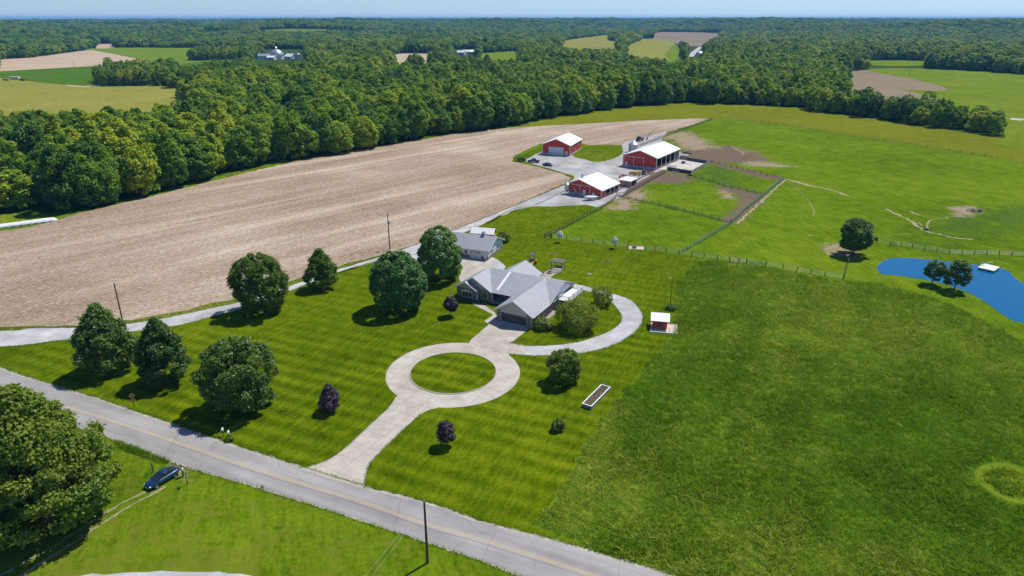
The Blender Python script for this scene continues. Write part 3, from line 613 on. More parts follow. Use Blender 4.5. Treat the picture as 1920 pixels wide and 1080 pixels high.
tree('purple_tree', 'small purple leaved tree between the entrance drive and the round shrub', 'tree', at(837, 836), 4.4, 1.45, 1.1, 3000, .17, 'plum_leaves', 'wide', 20, .08, 26, (.3, .42), .05)
tree('purple_tree', 'purple leaved lollipop tree in front of the house bay window', 'tree', at(846, 593), 4.6, 1.6, 1.4, 3000, .18, 'plum_leaves', 'wide', 21, .08, 26, (.3, .42), .05)
tree('airy_tree', 'airy light green spreading tree beside the garage wing', 'tree', at(1082, 615), 5.9, 4.5, .7, 8500, .17, 'willow_leaves', 'wide', 22, .2, 55, (.14, .25), .55, nb=14)
tree('airy_tree', 'loose light green bushy tree beside the white balcony', 'tree', at(1128, 572), 4.6, 2.5, .6, 2600, .17, 'willow_leaves', 'wide', 23, .12, 34, (.17, .28), .5, nb=10)
tree('shrub', 'dark round shrub at the garage corner', 'shrub', at(1017, 616), 2.5, 1.9, .15, 2400, .18, 'maple_leaves', 'wide', 24, .08, 24, (.3, .42), .1)
tree('shrub', 'small round shrub alone on the lower lawn below the raised bed', 'shrub', at(1046, 806), 2.0, 1.15, .1, 1700, .15, 'shade_tree_leaves', 'wide', 25, .06, 20, (.3, .42), .05)
tree('shrub', 'leafy bush beside the small red shed behind the outbuilding', 'shrub', at(943, 453), 3.2, 2.0, .1, 1600, .22, 'shade_tree_leaves', 'round', 26, .08, 24, (.3, .42), .15)
tree('shrub', 'low dark shrub at the foot of the light pole', 'shrub', at(1258, 580), 1.2, 1.25, .05, 900, .15, 'maple_leaves', 'wide', 27, .05, 16, (.3, .42), .05)
tree('shrub', 'little flowering bush at the foot of the mailboxes', 'shrub', at(432, 826), .9, .75, .05, 700, .1, 'shade_tree_leaves', 'wide', 28, .04, 14, (.3, .42), .1)
tree('pasture_tree', 'lone dark tree standing in the pasture on a bare patch beside the fence end', 'tree', at(1599, 477), 10.2, 4.6, 1.5, 17000, .22, 'maple_leaves', 'round', 29, .28, 110, (.15, .24), .1)
tree('pond_tree', 'smaller of the two round trees on the near bank of the pond', 'tree', at(1747, 533), 6.3, 2.55, 1.3, 6500, .17, 'maple_leaves', 'round', 30, .13, 60, (.18, .28), .05)
tree('pond_tree', 'larger of the two round trees on the near bank of the pond', 'tree', at(1789, 545), 7.7, 3.1, 1.2, 8500, .18, 'maple_leaves', 'round', 31, .16, 70, (.17, .27), .05)
tree('foreground_tree', 'very large tree in the near left corner overhanging the grassy track', 'tree', (-59.5, 70.5), 19.5, 9.2, 1.2, 100000, .22, 'shade_tree_leaves', 'pear', 32, .5, 260, (.08, .15), .35, nb=20)
tree('foreground_tree', 'big leafy tree at the left picture edge behind the near corner tree', 'tree', (-71, 74), 17.5, 9, 1.0, 60000, .22, 'shade_tree_leaves', 'round', 33, .45, 200, (.09, .16), .3, nb=16)

# ------------------------------------------------------------------ the wood
PROTO = []
specs = [('dome', 14, 5.4), ('round', 15.5, 5.2), ('wide', 13, 6.0), ('round', 17, 5.4), ('dome', 12, 5.0), ('egg', 15, 4.8)]
for k, (pf, H, Rw) in enumerate(specs):
    cm, L = crown('crown', 100+k, H, Rw, 1.0, 6200, .38, 'wood_leaves', pf, 60, (.17, .32), .14, k % 2 == 0)
    PROTO.append((cm, trunk_mesh('trunk', L, H, .26, 2.5, 50+k, 7), H, Rw))
rnd = np.random.RandomState(7)
clear_px = [p for _, p, _ in FAR]+[[(1288, 110), (1288, 96), (1305, 84), (1322, 84), (1305, 112)], [(475, 112), (475, 92), (570, 92), (570, 112)], [(850, 103), (850, 92), (890, 92), (890, 103)]]
def clear_mask(x, y, H):
    m = np.zeros(x.shape, bool); h = height(x, y)
    for zz in (0, .35, .7, 1.02):
        for ox in (-.3, .3):
            px, py = project(x+ox*H, y, h+H*zz)
            for p in clear_px: m |= inpoly(px, py, p)
    return m
cand = []
bands = [(150, 720, 7.6, 1.0, 1.0), (720, 1500, 9.5, 1.2, 1.0), (1500, 3600, 14.5, 1.75, .95), (3600, 11500, 46, 4.8, 1.0)]
for lo, hi, sp, sxy, sz in bands:
    xs = np.arange(-hi*.95, hi*.95, sp); ys = np.arange(lo*.6, hi, sp*.9); gx, gy = np.meshgrid(xs, ys)
    gx = gx.ravel()+rnd.uniform(-.42, .42, gx.size)*sp; gy = gy.ravel()+rnd.uniform(-.42, .42, gy.size)*sp
    D = np.hypot(gx, gy); k = (D >= lo) & (D < hi) & (np.abs(gx) < gy*.86+14)
    k &= inpoly(gx, gy, wf); gx, gy = gx[k], gy[k]
    big = hnoise(gx, gy, 2*np.pi/420, 9); s = (.84+.66*rnd.beta(1.6, 2.4, gx.size))*(1+.15*np.clip(big, -1, 1))
    if lo < 700: s *= 1.0
    H = 16*s*sz; k = ~clear_mask(gx, gy, H) & ~clearing(gx, gy); gx, gy, s = gx[k], gy[k], s[k]
    # thin the open country to the far right
    thin = (rnd.rand(gx.size) < .35) & (gx/np.maximum(gy, 1) > .5) & (np.hypot(gx, gy) < 700) & (hnoise(gx, gy, 2*np.pi/120, 11) > .3)
    gx, gy, s = gx[~thin], gy[~thin], s[~thin]
    for a, b_, c_ in zip(gx, gy, s): cand.append((a, b_, c_, sxy, sz))
# small separate copses given by their own outlines in the left fields
cop = []
for poly, sp in (([(185, 161), (182, 150), (200, 142), (310, 138), (345, 150), (470, 130), (420, 168), (330, 166), (300, 160), (250, 161)], 8), ([(355, 114), (372, 106), (480, 100), (500, 108), (430, 112)], 9)):
    P = ats(poly); x0 = min(p[0] for p in P); x1 = max(p[0] for p in P); y0 = min(p[1] for p in P); y1 = max(p[1] for p in P)
    gx, gy = np.meshgrid(np.arange(x0, x1, sp), np.arange(y0, y1, sp)); gx = gx.ravel()+rnd.uniform(-3, 3, gx.size); gy = gy.ravel()+rnd.uniform(-3, 3, gy.size)
    k = inpoly(gx, gy, P)
    for a, b_ in zip(gx[k], gy[k]): cop.append((a, b_, rnd.uniform(.8, 1.2), 1.05, 1.0))
cand += cop
C = np.array(cand); D = np.hypot(C[:, 0], C[:, 1]); px, py = project(C[:, 0], C[:, 1], 8+height(C[:, 0], C[:, 1]))
# distance from the front edge decides which trees show largest
fe = segdist(C[:, 0], C[:, 1], woods_front); vis = (px > -30) & (px < 1950) & (D < 900)
score = np.where(vis, D+fe*1.2, 1e9); order = np.argsort(score); near_i = order[:285]
protos = []
for j, i in enumerate(near_i):
    x, y, s, sxy, sz = C[i]; pr = int(rnd.randint(len(PROTO))) if j >= len(PROTO) else j
    rowd = 0 if fe[i] < 8 else (1 if fe[i] < 24 else (2 if fe[i] < 50 else 3)); zn = int(np.clip((px[i]+30)//160, 0, 11))
    Z_ = ['by the white silage bag', 'above the left end of the brown field', 'left of the field road bend', 'above the middle of the brown field', 'beyond the utility pole', 'behind the right half of the brown field', 'behind the machine shed', 'behind the cattle barn', 'above the olive hay field crest', 'over the middle of the olive hay field', 'over the right of the olive hay field', 'by the far right lane']
    lab = ['front row tree of the wood ', 'second row tree of the wood ', 'tree a few rows into the wood ', 'tree deep in the wood '][rowd]+Z_[zn]
    if j < len(PROTO):
        t = thing('broadleaf_tree', lab, 'tree', (x, y, 0), 0, 'trees along the near side of the wood')
        link('crown', PROTO[pr][0], t); link('trunk', PROTO[pr][1], t); protos.append(t)
        t.rotation_euler[2] = rnd.uniform(0, 6.28); t.scale = (s, s, s*rnd.uniform(.9, 1.1))
    else:
        t = dup(protos[pr], (x, y, 0), rnd.uniform(0, 6.28), (s*rnd.uniform(.95, 1.15),)*2+(s*rnd.uniform(.88, 1.12),), lab, 'trees along the near side of the wood')
rest = np.setdiff1d(np.arange(len(C)), near_i); Q = C[rest]
V = np.stack([Q[:, 0], Q[:, 1], height(Q[:, 0], Q[:, 1])-.2], 1)
me = bpy.data.meshes.new('wood'); me.vertices.add(len(V)); me.vertices.foreach_set('co', V.astype(np.float32).ravel())
vattr(me, 'rz', rnd.uniform(0, 6.28, len(V))); vattr(me, 'sx', Q[:, 2]*Q[:, 3]); vattr(me, 'sz', Q[:, 2]*Q[:, 4]*rnd.uniform(.85, 1.1, len(V)))
a = me.attributes.new('pi', 'INT', 'POINT'); a.data.foreach_set('value', rnd.randint(0, len(PROTO), len(V)).astype(np.int32))
wo = bpy.data.objects.new('wood', me); COL.objects.link(wo); tag(wo, kind='stuff', label='rolling mass of dense green woodland reaching to the horizon', cat='woodland')
gn = bpy.data.node_groups.new('wood', 'GeometryNodeTree')
gn.interface.new_socket('Geometry', in_out='INPUT', socket_type='NodeSocketGeometry'); gn.interface.new_socket('Geometry', in_out='OUTPUT', socket_type='NodeSocketGeometry')
gi = gn.nodes.new('NodeGroupInput'); go = gn.nodes.new('NodeGroupOutput'); iop = gn.nodes.new('GeometryNodeInstanceOnPoints'); jn = gn.nodes.new('GeometryNodeJoinGeometry')
for t in reversed(protos):
    oi = gn.nodes.new('GeometryNodeObjectInfo'); oi.transform_space = 'ORIGINAL'; oi.inputs['As Instance'].default_value = True
    oi.inputs['Object'].default_value = [c for c in t.children if c.name.startswith('crown')][0]
    gn.links.new(oi.outputs['Geometry'], jn.inputs[0])
def na(n, ty='FLOAT'): q = gn.nodes.new('GeometryNodeInputNamedAttribute'); q.data_type = ty; q.inputs['Name'].default_value = n; return q.outputs['Attribute']
cx = gn.nodes.new('ShaderNodeCombineXYZ'); gn.links.new(na('sx'), cx.inputs[0]); gn.links.new(na('sx'), cx.inputs[1]); gn.links.new(na('sz'), cx.inputs[2])
cr = gn.nodes.new('ShaderNodeCombineXYZ'); gn.links.new(na('rz'), cr.inputs[2])
gn.links.new(gi.outputs[0], iop.inputs['Points']); gn.links.new(jn.outputs[0], iop.inputs['Instance']); iop.inputs['Pick Instance'].default_value = True
gn.links.new(na('pi', 'INT'), iop.inputs['Instance Index']); gn.links.new(cr.outputs[0], iop.inputs['Rotation']); gn.links.new(cx.outputs[0], iop.inputs['Scale'])
gn.links.new(iop.outputs[0], go.inputs[0]); md = wo.modifiers.new('wood', 'NODES'); md.node_group = gn
print('wood instances', len(V))
# ------------------------------------------------------------------ object materials
mat('brick', (.34, .25, .20), (.22, .15, .12), 6, .85, bmp=.3)
ribbed('cream_siding', (.66, .62, .50), (.58, .54, .43), 2, .18, .6)
ribbed('white_siding', (.74, .78, .78), (.66, .70, .72), 2, .2, .6)
ribbed('house_roof', (.38, .39, .415), (.32, .33, .36), 0, .45, .55, .0)
ribbed('house_roof_cross', (.38, .39, .415), (.32, .33, .36), 1, .45, .55, .0)
ribbed('outbuilding_roof', (.35, .36, .38), (.30, .31, .33), 0, .45, .5, .0)
ribbed('white_roof', (.86, .86, .84), (.80, .80, .78), 1, .9, .5)
ribbed('white_roof_cross', (.86, .86, .84), (.80, .80, .78), 0, .9, .5)
ribbed('red_siding', (.62, .042, .026), (.54, .034, .022), 0, .9, .5)
ribbed('red_siding_side', (.62, .042, .026), (.54, .034, .022), 1, .9, .5)
mat('white_paint', (.80, .80, .78), (.70, .70, .68), 2, .5)
mat('grey_concrete', (.46, .46, .45), (.36, .36, .35), 1, .9)
mat('dark_wall', (.09, .10, .12), (.05, .055, .065), 1, .7)
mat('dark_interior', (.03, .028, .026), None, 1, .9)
mat('door_brown', (.10, .088, .078), (.085, .074, .066), 2, .6)
mat('glass', (.02, .03, .035), None, 1, .08, spec=.9)
mat('green_glass', (.03, .075, .04), (.02, .05, .03), 1, .1, spec=.9)
mat('trim_white', (.76, .77, .76), None, 2, .5)
mat('galvanised', (.56, .58, .60), (.42, .44, .46), 1.5, .35, .6)
mat('post_wood', (.10, .075, .055), (.05, .04, .03), 5, .95)
mat('pole_wood', (.11, .085, .07), (.06, .05, .04), 3, .95)
mat('wire_steel', (.25, .27, .25), None, 1, .5, .5)
mat('green_gate', (.10, .26, .17), None, 1, .5)
mat('grey_wood', (.30, .28, .25), (.18, .16, .14), 4, .9)
mat('tyre', (.018, .018, .018), None, 3, .85)
mat('rim', (.55, .56, .58), None, 3, .3, .8)
mat('blue_paint', (.006, .045, .115), None, 1, .22, .3, coat=1)
mat('dark_paint', (.010, .012, .028), None, 1, .22, .3, coat=1)
mat('slate_paint', (.035, .05, .075), None, 1, .25, .3, coat=1)
mat('green_paint', (.02, .16, .03), (.015, .11, .02), 2, .4)
mat('yellow_paint', (.62, .40, .03), (.50, .30, .02), 2, .5)
mat('red_paint', (.42, .035, .02), (.28, .03, .02), 2, .5)
mat('blue_plastic', (.03, .10, .25), None, 2, .5)
mat('headlamp', (.75, .78, .80), None, 1, .15, spec=.8)
mat('tail_lamp', (.45, .02, .02), None, 1, .2)
mat('soil_bed', (.17, .115, .075), (.09, .06, .04), 6, 1, bmp=.8)
mat('seedling', (.05, .15, .02), (.03, .09, .01), 6, .8)
mat('black_hide', (.012, .011, .010), None, 3, .7)
mat('brown_hide', (.11, .06, .035), (.07, .04, .02), 3, .7)
mat('skin', (.50, .30, .22), None, 4, .6)
mat('hair', (.05, .035, .025), None, 6, .8)
mat('navy_cloth', (.012, .015, .04), None, 5, .9)
mat('pale_cloth', (.62, .66, .72), None, 5, .9)
mat('shoe', (.02, .02, .02), None, 5, .7)
mat('stone', (.38, .33, .29), (.24, .21, .18), 3, .9, bmp=.6)
mat('sand', (.62, .53, .40), (.52, .44, .33), 3, .95)
mat('white_tarp', (.78, .79, .80), (.68, .69, .71), .8, .6)
mat('sign_yellow', (.55, .36, .08), (.40, .25, .06), 3, .7)
mat('pink_wall', (.50, .33, .30), (.42, .27, .25), 1, .7)
mat('orange_plastic', (.70, .16, .03), None, 2, .5)

# ------------------------------------------------------------------ building helpers (local frame: x along the front, y into depth)
def gable(mb, x0, x1, y0, y1, along, ze, zr, r=None, th=.14, ze2=None):
    """two roof slabs; along='y' means the ridge runs in y"""
    ze2 = ze if ze2 is None else ze2
    if along == 'y':
        r = (x0+x1)/2 if r is None else r
        mb.slab([(x0, y0, ze), (r, y0, zr), (r, y1, zr), (x0, y1, ze)], th); mb.slab([(x1, y0, ze2), (r, y0, zr), (r, y1, zr), (x1, y1, ze2)], th)
    else:
        r = (y0+y1)/2 if r is None else r
        mb.slab([(x0, y0, ze), (x0, r, zr), (x1, r, zr), (x1, y0, ze)], th); mb.slab([(x0, y1, ze2), (x0, r, zr), (x1, r, zr), (x1, y1, ze2)], th)
    return mb
def frame(mb, x0, x1, z0, z1, y, w=.1, d=.06):
    mb.box(x0-w, x0, y-d, y+d, z0-w, z1+w); mb.box(x1, x1+w, y-d, y+d, z0-w, z1+w); mb.box(x0, x1, y-d, y+d, z1, z1+w); mb.box(x0, x1, y-d, y+d, z0-w, z0); return mb
def win_front(root, x, z, w, h, y, glass='glass', bars=1):
    o = frame(MB(), x-w/2, x+w/2, z, z+h, y-.02, .09)
    for k in range(bars): q = x-w/2+w*(k+1)/(bars+1); o.box(q-.025, q+.025, y-.06, y-.01, z, z+h)
    f = o.build('window', 'trim_white', root); MB().box(x-w/2, x+w/2, y-.015, y+.02, z, z+h).build('pane', glass, f); return f
def win_side(root, y, z, w, h, x, glass='glass'):
    o = MB(); d = .08
    o.box(x-.02, x+d, y-w/2-.09, y-w/2, z-.09, z+h+.09); o.box(x-.02, x+d, y+w/2, y+w/2+.09, z-.09, z+h+.09); o.box(x-.02, x+d, y-w/2, y+w/2, z+h, z+h+.09); o.box(x-.02, x+d, y-w/2, y+w/2, z-.09, z); o.box(x-.01, x+.05, y-.025, y+.025, z, z+h)
    f = o.build('window', 'trim_white', root); MB().box(x-.02, x+.02, y-w/2, y+w/2, z, z+h).build('pane', glass, f); return f

# ---- the house
h = thing('brick_house', 'sprawling brick house with grey metal roofs and a brown garage door facing the drive', 'house', (4.0, 128.8), R(-28.3))
W_ = MB(); ZE = 2.75
W_.box(-8.3, -7.3, .25, 1.0, 0, 2.7); W_.box(-1.3, 0, .25, 1.0, 0, 2.7); W_.box(-8.3, -8.05, 1.0, 11, 0, 2.7); W_.box(-.25, 0, 1.0, 11, 0, 2.7)
W_.box(-14.4, .1, 11, 21.5, 0, 2.72); W_.box(-23.0, -18.6, 8.2, 15.2, 0, 2.74); W_.box(-18.6, -14.4, 8.2, 21.5, 0, 2.74); W_.box(-22.8, -17.6, 7.2, 8.2, 0, 2.7); W_.box(-18.2, -9.6, 21.5, 23.9, 0, 2.7)
W_.build('wall', 'brick', h)
W_.v = []; W_.f = []
for (x0, x1, y0, y1, zr) in ((-8.3, 0, .25, 1.0, 5.2), (-23.0, -14.4, 8.25, 9, 5.2), (-23.0, -14.4, 14.4, 15.1, 5.2), (-22.8, -17.6, 7.25, 8.1, 4.2), (-18.2, -9.6, 23.2, 23.85, 5.2)):
    W_.prism([(x0, 2.705), (x1, 2.705), ((x0+x1)/2, zr)], 1, y0, y1)
W_.box(-7.3, -1.3, .3, 1.0, 2.25, 2.70)
W_.build('gable_siding', 'cream_siding', h)
MB().prism([(11.2, 2.73), (21.3, 2.73), (15.2, 5.15)], 0, -.5, .12).build('side_gable', 'white_siding', h)
gable(MB(), -8.9, .5, -.35, 15.2, 'y', ZE-.12, 5.5, -4.2).build('garage_roof', 'house_roof_cross', h)
gable(MB(), -18.9, .75, 8.0, 22.2, 'x', ZE-.03, 5.46, 15.2).build('main_roof', 'house_roof', h)
gable(MB(), -23.6, -13.9, 7.6, 15.6, 'y', ZE-.06, 5.52, -18.75).build('wing_roof', 'house_roof_cross', h)
gable(MB(), -23.3, -17.1, 6.5, 10.6, 'y', ZE+.02, 4.5, -20.2).build('bay_roof', 'house_roof_cross', h)
gable(MB(), -18.5, -9.1, 15.2, 24.2, 'y', ZE-.09, 5.42, -13.8).build('rear_roof', 'house_roof_cross', h)
mb = MB()
def sl(v): return 2.72+(v-8.0)/7.2*(5.46-2.72)+.02
mb.slab([(-13.4, 8.9, sl(8.9)+.03), (-12.75, 8.9, sl(8.9)+.03), (-12.75, 15.0, sl(15.0)+.03), (-13.4, 15.0, sl(15.0)+.03)], .05); mb.build('roof_light', 'white_roof', h)
mb = MB()
for (x0, x1, xr, y, zr, ze) in ((-8.9, .5, -4.2, -.4, 5.5, ZE-.12), (-23.6, -13.9, -18.75, 7.55, 5.52, ZE-.06), (-23.3, -17.1, -20.2, 6.45, 4.5, ZE+.02)):
    for a_ in (x0, x1): mb.slab([(a_, y, ze+.03), (xr, y, zr+.03), (xr, y+.06, zr+.03), (a_, y+.06, ze+.03)], .26)
mb.build('fascia', 'trim_white', h)
mb = MB()
for (x0, x1, y) in ((-13.9, -8.9, 7.98),): mb.box(x0, x1, y-.1, y+.02, ZE-.2, ZE-.06)
for y0, x in ((.1, .52), ): mb.box(x, x+.1, -.3, 10.9, ZE-.28, ZE-.14)
for x_ in (-.05,): mb.box(.0, .1, .1, .22, 0, 2.55)
mb.build('gutter', 'trim_white', h)
mb = MB()
for k in range(4): mb.box(-7.3, -1.3, .42, .5, .04+k*.555, .56+k*.555)
gd = mb.build('garage_door', 'door_brown', h)
mb = MB()
for k in range(8): x_ = -7.0+k*.74; mb.box(x_, x_+.5, .40, .44, 1.86, 2.12)
mb.build('door_window', 'glass', gd)
frame(MB(), -7.3, -1.3, .1, 2.25, .3, .14, .05).build('door_trim', 'trim_white', h)
mb = MB()
for x_ in (-7.85, -.62): mb.box(x_-.08, x_+.08, .1, .22, 1.7, 2.0)
mb.build('wall_lamp', 'dark_paint', h)
# bay window with arched head
mb = MB(); mb.prism([(-21.6+1.5*(1-math.cos(math.pi*k/10)), 1.95+.55*math.sin(math.pi*k/10)) for k in range(11)], 1, 6.95, 7.18); mb.build('window_hood', 'trim_white', h)
win_front(h, -20.1, .75, 2.6, 1.15, 7.18, 'green_glass', 2); win_front(h, -16.0, .8, 1.3, 1.3, 8.18, 'green_glass', 1)
win_front(h, -11.6, .8, 1.4, 1.3, 10.98, 'glass', 1); MB().box(-9.9, -8.9, 10.9, 10.98, .1, 2.15).build('front_door', 'trim_white', h)
for y_ in (3.0, 6.2, 9.2): win_side(h, y_, .9, 1.1, 1.2, .0)
for y_ in (13.0, 16.5): win_side(h, y_, .9, 1.4, 1.3, .1)
for x_ in (-17.3, -14.0, -9.6): MB().box(x_-.09, x_+.09, 7.9-(.9 if x_ < -17 else -.2), 8.08-(.9 if x_ < -17 else -.2), 0, 2.6).build('porch_post', 'trim_white', h)
MB().box(-14.4, -8.35, 8.1, 10.98, .0, .16).build('porch_floor', 'grey_concrete', h)
MB().box(-23.4, -14.2, 6.2, 7.2, .02, .12).build('flower_bed', 'soil_bed', h)
MB().box(.05, 1.2, 1.0, 10.8, .02, .11).build('side_bed', 'stone', h)
mb = MB()
for k in range(10): mb.ball((-23+k*.9, 6.7, .3), .32, 7, 5)
mb.build('bed_plants', 'seedling', h)
# balcony
dk = MB(); dk.box(.3, 3.1, 12.2, 19.8, 2.05, 2.2); dk = dk.build('balcony', 'trim_white', h)
mb = MB()
for x_, y_ in ((3.0, 12.3), (3.0, 14.8), (3.0, 17.3), (3.0, 19.7), (.5, 12.3), (.5, 19.7)): mb.box(x_-.08, x_+.08, y_-.08, y_+.08, 0, 3.15)
mb.box(2.92, 3.08, 12.2, 19.8, 3.1, 3.2); mb.box(.4, 3.1, 12.22, 12.36, 3.1, 3.2)
for k in range(26): mb.box(2.98, 3.03, 12.4+k*.29, 12.44+k*.29, 2.2, 3.1)
for k in range(9): mb.box(.6+k*.28, .64+k*.28, 12.28, 12.32, 2.2, 3.1)
mb.build('railing', 'trim_white', dk)

# ---- outbuilding garage
g_ = thing('garage_outbuilding', 'grey roofed white garage outbuilding with two roof cupolas, behind the house', 'garage', (-6.4, 171.9), R(-21))
mb = MB(); mb.box(-7.2, 0, 0, 10.4, .9, 2.7); mb.box(-17.5, -7.2, 1.0, 10.2, .9, 2.65)
for (x0, x1, a, b, zr) in ((-.5, -.01, .02, 10.38, 5.0),): mb.prism([(a, 2.702), (b, 2.702), ((a+b)/2, zr)], 0, x0, x1)
mb.build('wall', 'white_siding', g_)
mb = MB(); mb.box(-7.23, .03, -.03, 10.43, 0, .9); mb.box(-17.53, -7.23, .97, 10.23, 0, .9); mb.build('wainscot', 'brick', g_)
gable(MB(), -7.5, .5, -.5, 10.9, 'x', 2.62, 5.15).build('roof', 'outbuilding_roof', g_)
gable(MB(), -17.9, -7.5, .4, 10.9, 'x', 2.60, 5.0, 5.6).build('roof', 'outbuilding_roof', g_)
mb = MB(); mb.slab([(.48, -.5, 2.65), (.48, 5.2, 5.18), (.56, 5.2, 5.18), (.56, -.5, 2.65)], .25); mb.slab([(.48, 10.9, 2.65), (.48, 5.2, 5.18), (.56, 5.2, 5.18), (.56, 10.9, 2.65)], .25); mb.build('fascia', 'trim_white', g_)
mb = MB()
for k in range(4): mb.box(-5.2, -2.0, -.10, -.04, .05+k*.52, .53+k*.52)
d_ = mb.build('garage_door', 'trim_white', g_); mb = MB()
for k in range(4): mb.box(-5.0+k*.8, -4.55+k*.8, -.13, -.09, 1.66, 1.92)
mb.build('door_window', 'glass', d_)
MB().box(-1.2, -.3, -.10, -.04, .05, 2.1).build('side_door', 'trim_white', g_); win_front(g_, -6.4, 1.1, .7, 1.0, -.04); win_side(g_, 2.8, 1.2, .8, 1.0, .02); win_side(g_, 6.8, 1.2, .8, 1.0, .02)
for x_ in (-3.4, -14.0):
    c_ = MB(); c_.box(x_-.42, x_+.42, 4.8, 5.64, 4.7, 5.75); c_ = c_.build('cupola', 'trim_white', g_)
    MB().add([(x_-.55, 4.67, 5.75), (x_+.55, 4.67, 5.75), (x_+.55, 5.77, 5.75), (x_-.55, 5.77, 5.75), (x_, 5.22, 6.3)], [(0, 1, 4), (1, 2, 4), (2, 3, 4), (3, 0, 4), (3, 2, 1, 0)]).build('cupola_roof', 'outbuilding_roof', c_)
    m2 = MB()
    for z_ in (4.95, 5.2, 5.45): m2.box(x_-.3, x_+.3, 4.77, 4.80, z_, z_+.12)
    m2.build('louvre', 'dark_wall', c_)
# red garden shed behind it
def shed(name, label, pos, rz, W, L, he, hr, rm='white_roof', wm='red_siding'):
    s_ = thing(name, label, 'shed', pos, rz); m_ = MB(); m_.box(0, W, 0, L, 0, he); m_.prism([(0, he+.002), (L, he+.002), (L/2, hr-.08)], 0, .02, W-.02); m_.build('wall', wm, s_)
    gable(MB(), -.25, W+.25, -.3, L+.3, 'x', he-.05, hr, th=.08).build('roof', rm, s_); return s_
q = at(924, 452)
s_ = shed('red_shed', 'small red shed with a white roof, half hidden behind the grey outbuilding', (q[0]-6.3, q[1]+.8), R(-14), 6.6, 3.6, 2.3, 3.5)
m_ = MB(); m_.box(6.6, 6.64, 1.0, 2.6, .1, 2.0); m_.build('door', 'trim_white', s_)

# ---- red barns
def barn(label, pos, rz, W, L, zl, zr_, ridge, rx, side):
    b_ = thing('red_barn', label, 'barn', pos, rz); m_ = MB()
    front = [(0, .9), (W, .9), (W, zr_), (rx, ridge-.1), (0, zl)]
    m_.prism(front, 1, 0, .25); m_.prism(front, 1, L-.25, L); m_.build('end_wall', 'red_siding', b_)
    m_ = MB(); m_.box(-.02, W+.02, -.03, .28, 0, .9); m_.box(-.02, W+.02, L-.28, L+.03, 0, .9); m_.box(-.03, .25, .28, L-.28, 0, .9)
    if side == 'closed': m_.box(W-.25, W+.03, .28, L-.28, 0, .9)
    m_.build('wainscot', 'grey_concrete', b_)
    m_ = MB(); m_.box(0, .22, .25, L-.25, .9, zl)
    if side == 'closed': m_.box(W-.22, W, .25, L-.25, .9, zr_)
    elif side == 'part': m_.box(W-.22, W, .25, 3.4, 0, zr_)
    m_.build('side_wall', 'red_siding_side', b_)
    gable(MB(), -.45, W+.45, -.35, L+.35, 'y', zl-.12+.05, ridge+.06, rx, .12, zr_-.1+.05).build('roof', 'white_roof', b_)
    m_ = MB()
    for a_, za in ((-.45, zl-.06), (W+.45, zr_-.04)): m_.slab([(a_, -.42, za+.01), (rx, -.42, ridge+.07), (rx, -.36, ridge+.07), (a_, -.36, za+.01)], .24)
    for x_ in (0, W-.22): m_.box(x_-.01, x_+.23, -.05, -.01, .9, zl-.1 if x_ == 0 else zr_-.1)
    if side != 'closed': m_.box(W+.2, W+.3, 0, L, zr_-.45, zr_-.2)
    m_.build('trim', 'trim_white', b_)
    if side != 'closed':
        y0 = .25 if side == 'open' else 3.4; n_ = 5 if side == 'open' else 3
        for k in range(n_+1):
            y_ = y0+(L-.6-y0)*k/n_; MB().box(W-.16, W+.04, y_, y_+.22, 0, zr_-.15).build('post', 'trim_white', b_)
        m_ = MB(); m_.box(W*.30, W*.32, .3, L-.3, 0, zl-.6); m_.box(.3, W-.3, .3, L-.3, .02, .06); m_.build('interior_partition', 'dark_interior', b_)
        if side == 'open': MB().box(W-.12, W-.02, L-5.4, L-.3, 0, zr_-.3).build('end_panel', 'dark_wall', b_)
        m_ = MB()
        for z_ in (.35, .7, 1.05): m_.box(W+.05, W+.1, y0+.2, L-1, z_, z_+.07)
        m_.build('feed_rail', 'galvanised', b_)
    return b_
b1 = barn('red machine shed with white roof and big white overhead door, farthest left of the barns', (14.4, 324.1), R(-21), 13.5, 20.0, 4.9, 4.9, 7.6, 6.75, 'closed')
m_ = MB()
for k in range(6): m_.box(3.2, 10.2, -.12, -.04, .05+k*.6, .62+k*.6)
d_ = m_.build('overhead_door', 'trim_white', b1); m_ = MB()
for k in range(7): m_.box(3.6+k*.95, 3.95+k*.95, -.16, -.11, 1.0, 1.25)
m_.build('door_window', 'dark_wall', d_); frame(MB(), 3.2, 10.2, .15, 3.65, -.08, .16, .05).build('door_frame', 'trim_white', b1)
MB().box(11.3, 12.3, -.12, -.04, .05, 2.15).build('side_door', 'trim_white', b1)
for y_, z_ in ((4.2, 3.1), (14, 3.1)): win_side(b1, y_, z_, 1.5, .8, 13.5)
win_side(b1, 9.0, 1.0, 1.2, .8, 13.52)
b2 = barn('large red cattle barn with white roof, open right side and dark stalls beside the feedlot', (61.2-15.6*math.cos(R(-33)), 287.8-15.6*math.sin(R(-33))), R(-33), 15.6, 27.0, 5.0, 5.1, 7.6, 7.9, 'open')
b3 = barn('smallest red barn with lopsided white roof, boat trailer parked in front', (31.9-13.2*math.cos(R(-34)), 238.4-13.2*math.sin(R(-34))), R(-34), 13.2, 14.2, 4.3, 3.05, 5.95, 4.1, 'part')
for b_, x0, x1, zt in ((b2, .5, 9.6, 4.5), (b3, .3, 8.6, 3.75)):
    m_ = MB(); m_.box(x0, x1, -.10, -.02, zt, zt+.18)
    for x_ in ((x0, (x0+x1)/2, x1) if b_ is b2 else ((x0+x1)/2, x1)): m_.box(x_-.09, x_+.09, -.10, -.02, .9, zt)
    m_.build('door_track', 'trim_white', b_)
MB().box(1.3, 2.3, -.12, -.04, .2, 2.2).build('side_door', 'trim_white', b2)
